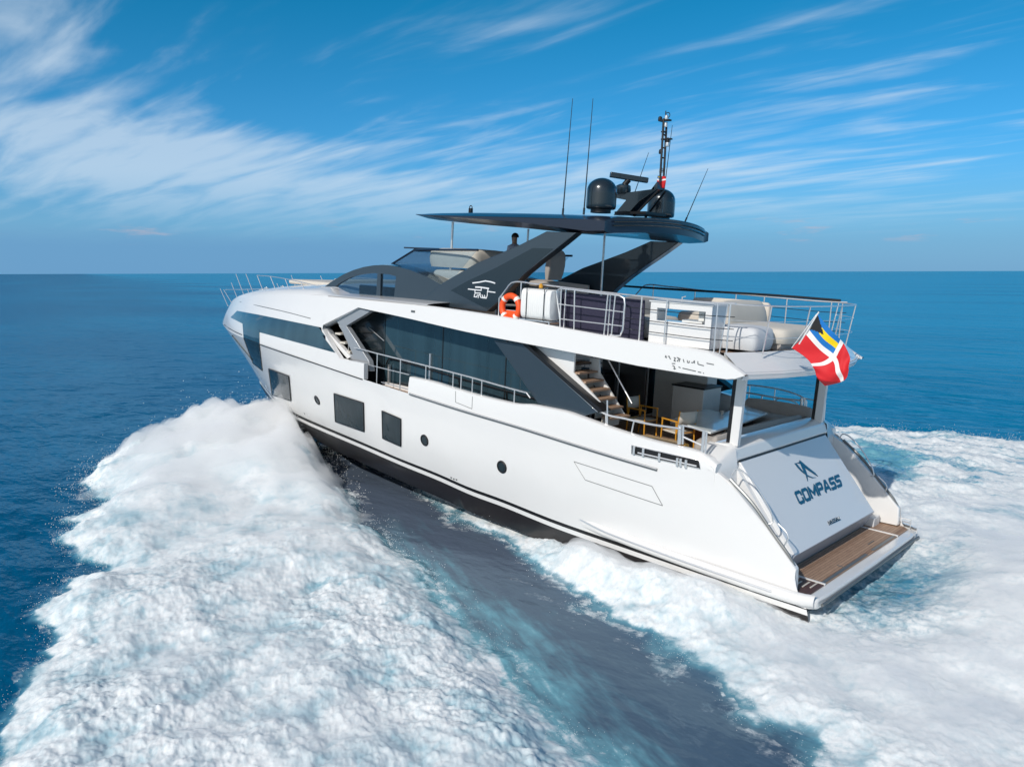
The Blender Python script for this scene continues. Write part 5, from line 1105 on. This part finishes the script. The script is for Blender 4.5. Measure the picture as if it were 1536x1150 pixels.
# flying droplets along the torn edges of the foam and over the bow wave
def droplets():
    rg = np.random.default_rng(5); n = 420000
    X = rg.uniform(-4, 30, n); Y = rg.uniform(-22, 17, n); d1, d2 = sdist(X, Y, P1), sdist(X, Y, P2); rag = .34*fbm(X*.55, Y*.55, 21, 5, .6)
    a = np.maximum(d1, d2)+rag; dist = np.hypot(X-20, Y-1.6)
    p = np.exp(-((a+.05)/.26)**2)*.8+(np.exp(-(dist/5.)**2)*(d1 > -.6)*.5); cl = sst(-.2, .5, fbm(X*1.2, Y*1.2, 91, 3)); keep = rg.random(n) < p*(.3+.9*cl)
    X, Y, a, dist = X[keep], Y[keep], a[keep], dist[keep]; h, *_ = foam_fields(X, Y); k = len(X)
    Z = h+rg.exponential(.09, k)*(1+2.2*np.exp(-(dist/5)**2)); s = rg.uniform(.003, .009, k)*(1+.25*np.exp(-(dist/6)**2)); s = s*np.clip(np.hypot(X-CX, Y-CY)/16, .5, 1.6)
    b = np.array([(1, 0, 0), (-1, 0, 0), (0, 1, 0), (0, -1, 0), (0, 0, 1), (0, 0, -1)], float); fc = np.array([(0, 2, 4), (2, 1, 4), (1, 3, 4), (3, 0, 4), (2, 0, 5), (1, 2, 5), (3, 1, 5), (0, 3, 5)])
    V = (np.stack([X, Y, Z], -1)[:, None, :]+b[None]*(s[:, None, None]*rg.uniform(.6, 1.4, (k, 6, 1)))).reshape(-1, 3); F = (fc[None]+np.arange(k)[:, None, None]*6).reshape(-1, 3)
    me = bpy.data.meshes.new('spray'); me.vertices.add(len(V)); me.vertices.foreach_set('co', V.astype(np.float32).ravel()); me.loops.add(F.size); me.loops.foreach_set('vertex_index', F.astype(np.int32).ravel()); me.polygons.add(len(F)); me.polygons.foreach_set('loop_start', (np.arange(len(F))*3).astype(np.int32)); me.update(calc_edges=True)
    me.shade_smooth(); o = bpy.data.objects.new('spray', me); C.objects.link(o); me.materials.append(mat('spray_droplets', (.78, .8, .8), .5)); tag(o, 'white spray droplets flying off the edges of the wake', 'spray', None, 'stuff')
droplets()

def mist():
    # thin airborne spray lying over the churned water: a closed body of even, very light density
    gx = np.arange(-14, 27, .11); gy = np.arange(-12, 17, .11); X, Y = [a.ravel() for a in np.meshgrid(gx, gy, indexing='ij')]
    h, f, aer, calm, cre = foam_fields(X, Y); d1, d2 = sdist(X, Y, P1), sdist(X, Y, P2); n = fbm(X*.9, Y*.9, 101, 5, .6); n2 = fbm(X*.3, Y*.3, 107, 3)
    bow = np.exp(-(np.hypot((X-18.0)/5.5, (Y-2.4)/4.2))**2); stern = np.exp(-(((X+3.5)/3.2)**2+((Y+.5)/3.4)**2))+.6*np.exp(-(((X+2.)/3.)**2+((Y-4.2)/1.6)**2))
    side = np.exp(-((Y-3.6)/.8)**2)*sst(9, 5, X)*sst(-1, 1, X)
    t = sst(-.35, 1.6, d1+.5*n)*(.03+.06*n2+.64*bow)+sst(-.25, 1.2, d2+.4*n)*(.025+.05*n2+.24*stern+.10*side)
    t = t*(1-np.exp(-(((X+.5)/1.5)**2+((Y-.3)/2.9)**2)))*(1+.55*n)*sst(-14, -11, X)*sst(-12, -9, Y); body = np.clip(sst(.05, .25, np.interp(X, [13, 17, 20, 23], [3.0, 2.1, 1.2, .3])-np.abs(Y))*sst(.2, -.1, -X)*sst(27, 24, X), 0, 1); t = t*(1-body)
    Z = np.where(t > .012, h+t, -.35+0*h); nx, ny = len(gx), len(gy); N_ = nx*ny
    V = np.concatenate([np.stack([X, Y, Z], -1), np.stack([X, Y, np.full_like(X, -.6)], -1)]); idx = np.arange(N_).reshape(nx, ny)
    q = np.stack([idx[:-1, :-1], idx[1:, :-1], idx[1:, 1:], idx[:-1, 1:]], -1).reshape(-1, 4); qb = q[:, ::-1]+N_
    def wall(e): return np.stack([e[:-1], e[:-1]+N_, e[1:]+N_, e[1:]], -1)
    F = np.concatenate([q, qb, wall(idx[:, 0]), wall(idx[-1, :]), wall(idx[::-1, -1]), wall(idx[0, ::-1])])
    me = bpy.data.meshes.new('spray_mist'); me.vertices.add(len(V)); me.vertices.foreach_set('co', V.astype(np.float32).ravel()); me.loops.add(F.size); me.loops.foreach_set('vertex_index', F.astype(np.int32).ravel()); me.polygons.add(len(F)); me.polygons.foreach_set('loop_start', (np.arange(len(F))*4).astype(np.int32)); me.update(calc_edges=True); me.shade_smooth()
    o = bpy.data.objects.new('spray_mist', me); C.objects.link(o); tag(o, 'soft white mist of fine spray hanging over the wake', 'mist', None, 'stuff')
    m = bpy.data.materials.new('spray_mist'); m.use_nodes = True; nt = m.node_tree; nt.nodes.remove(nt.nodes['Principled BSDF']); v = nt.nodes.new('ShaderNodeVolumePrincipled'); v.inputs['Color'].default_value = (.995, .995, .995, 1); v.inputs['Density'].default_value = 2.2; v.inputs['Anisotropy'].default_value = .0
    nt.links.new(v.outputs[0], nt.nodes['Material Output'].inputs['Volume']); me.materials.append(m)
mist()
S.cycles.volume_bounces = 8
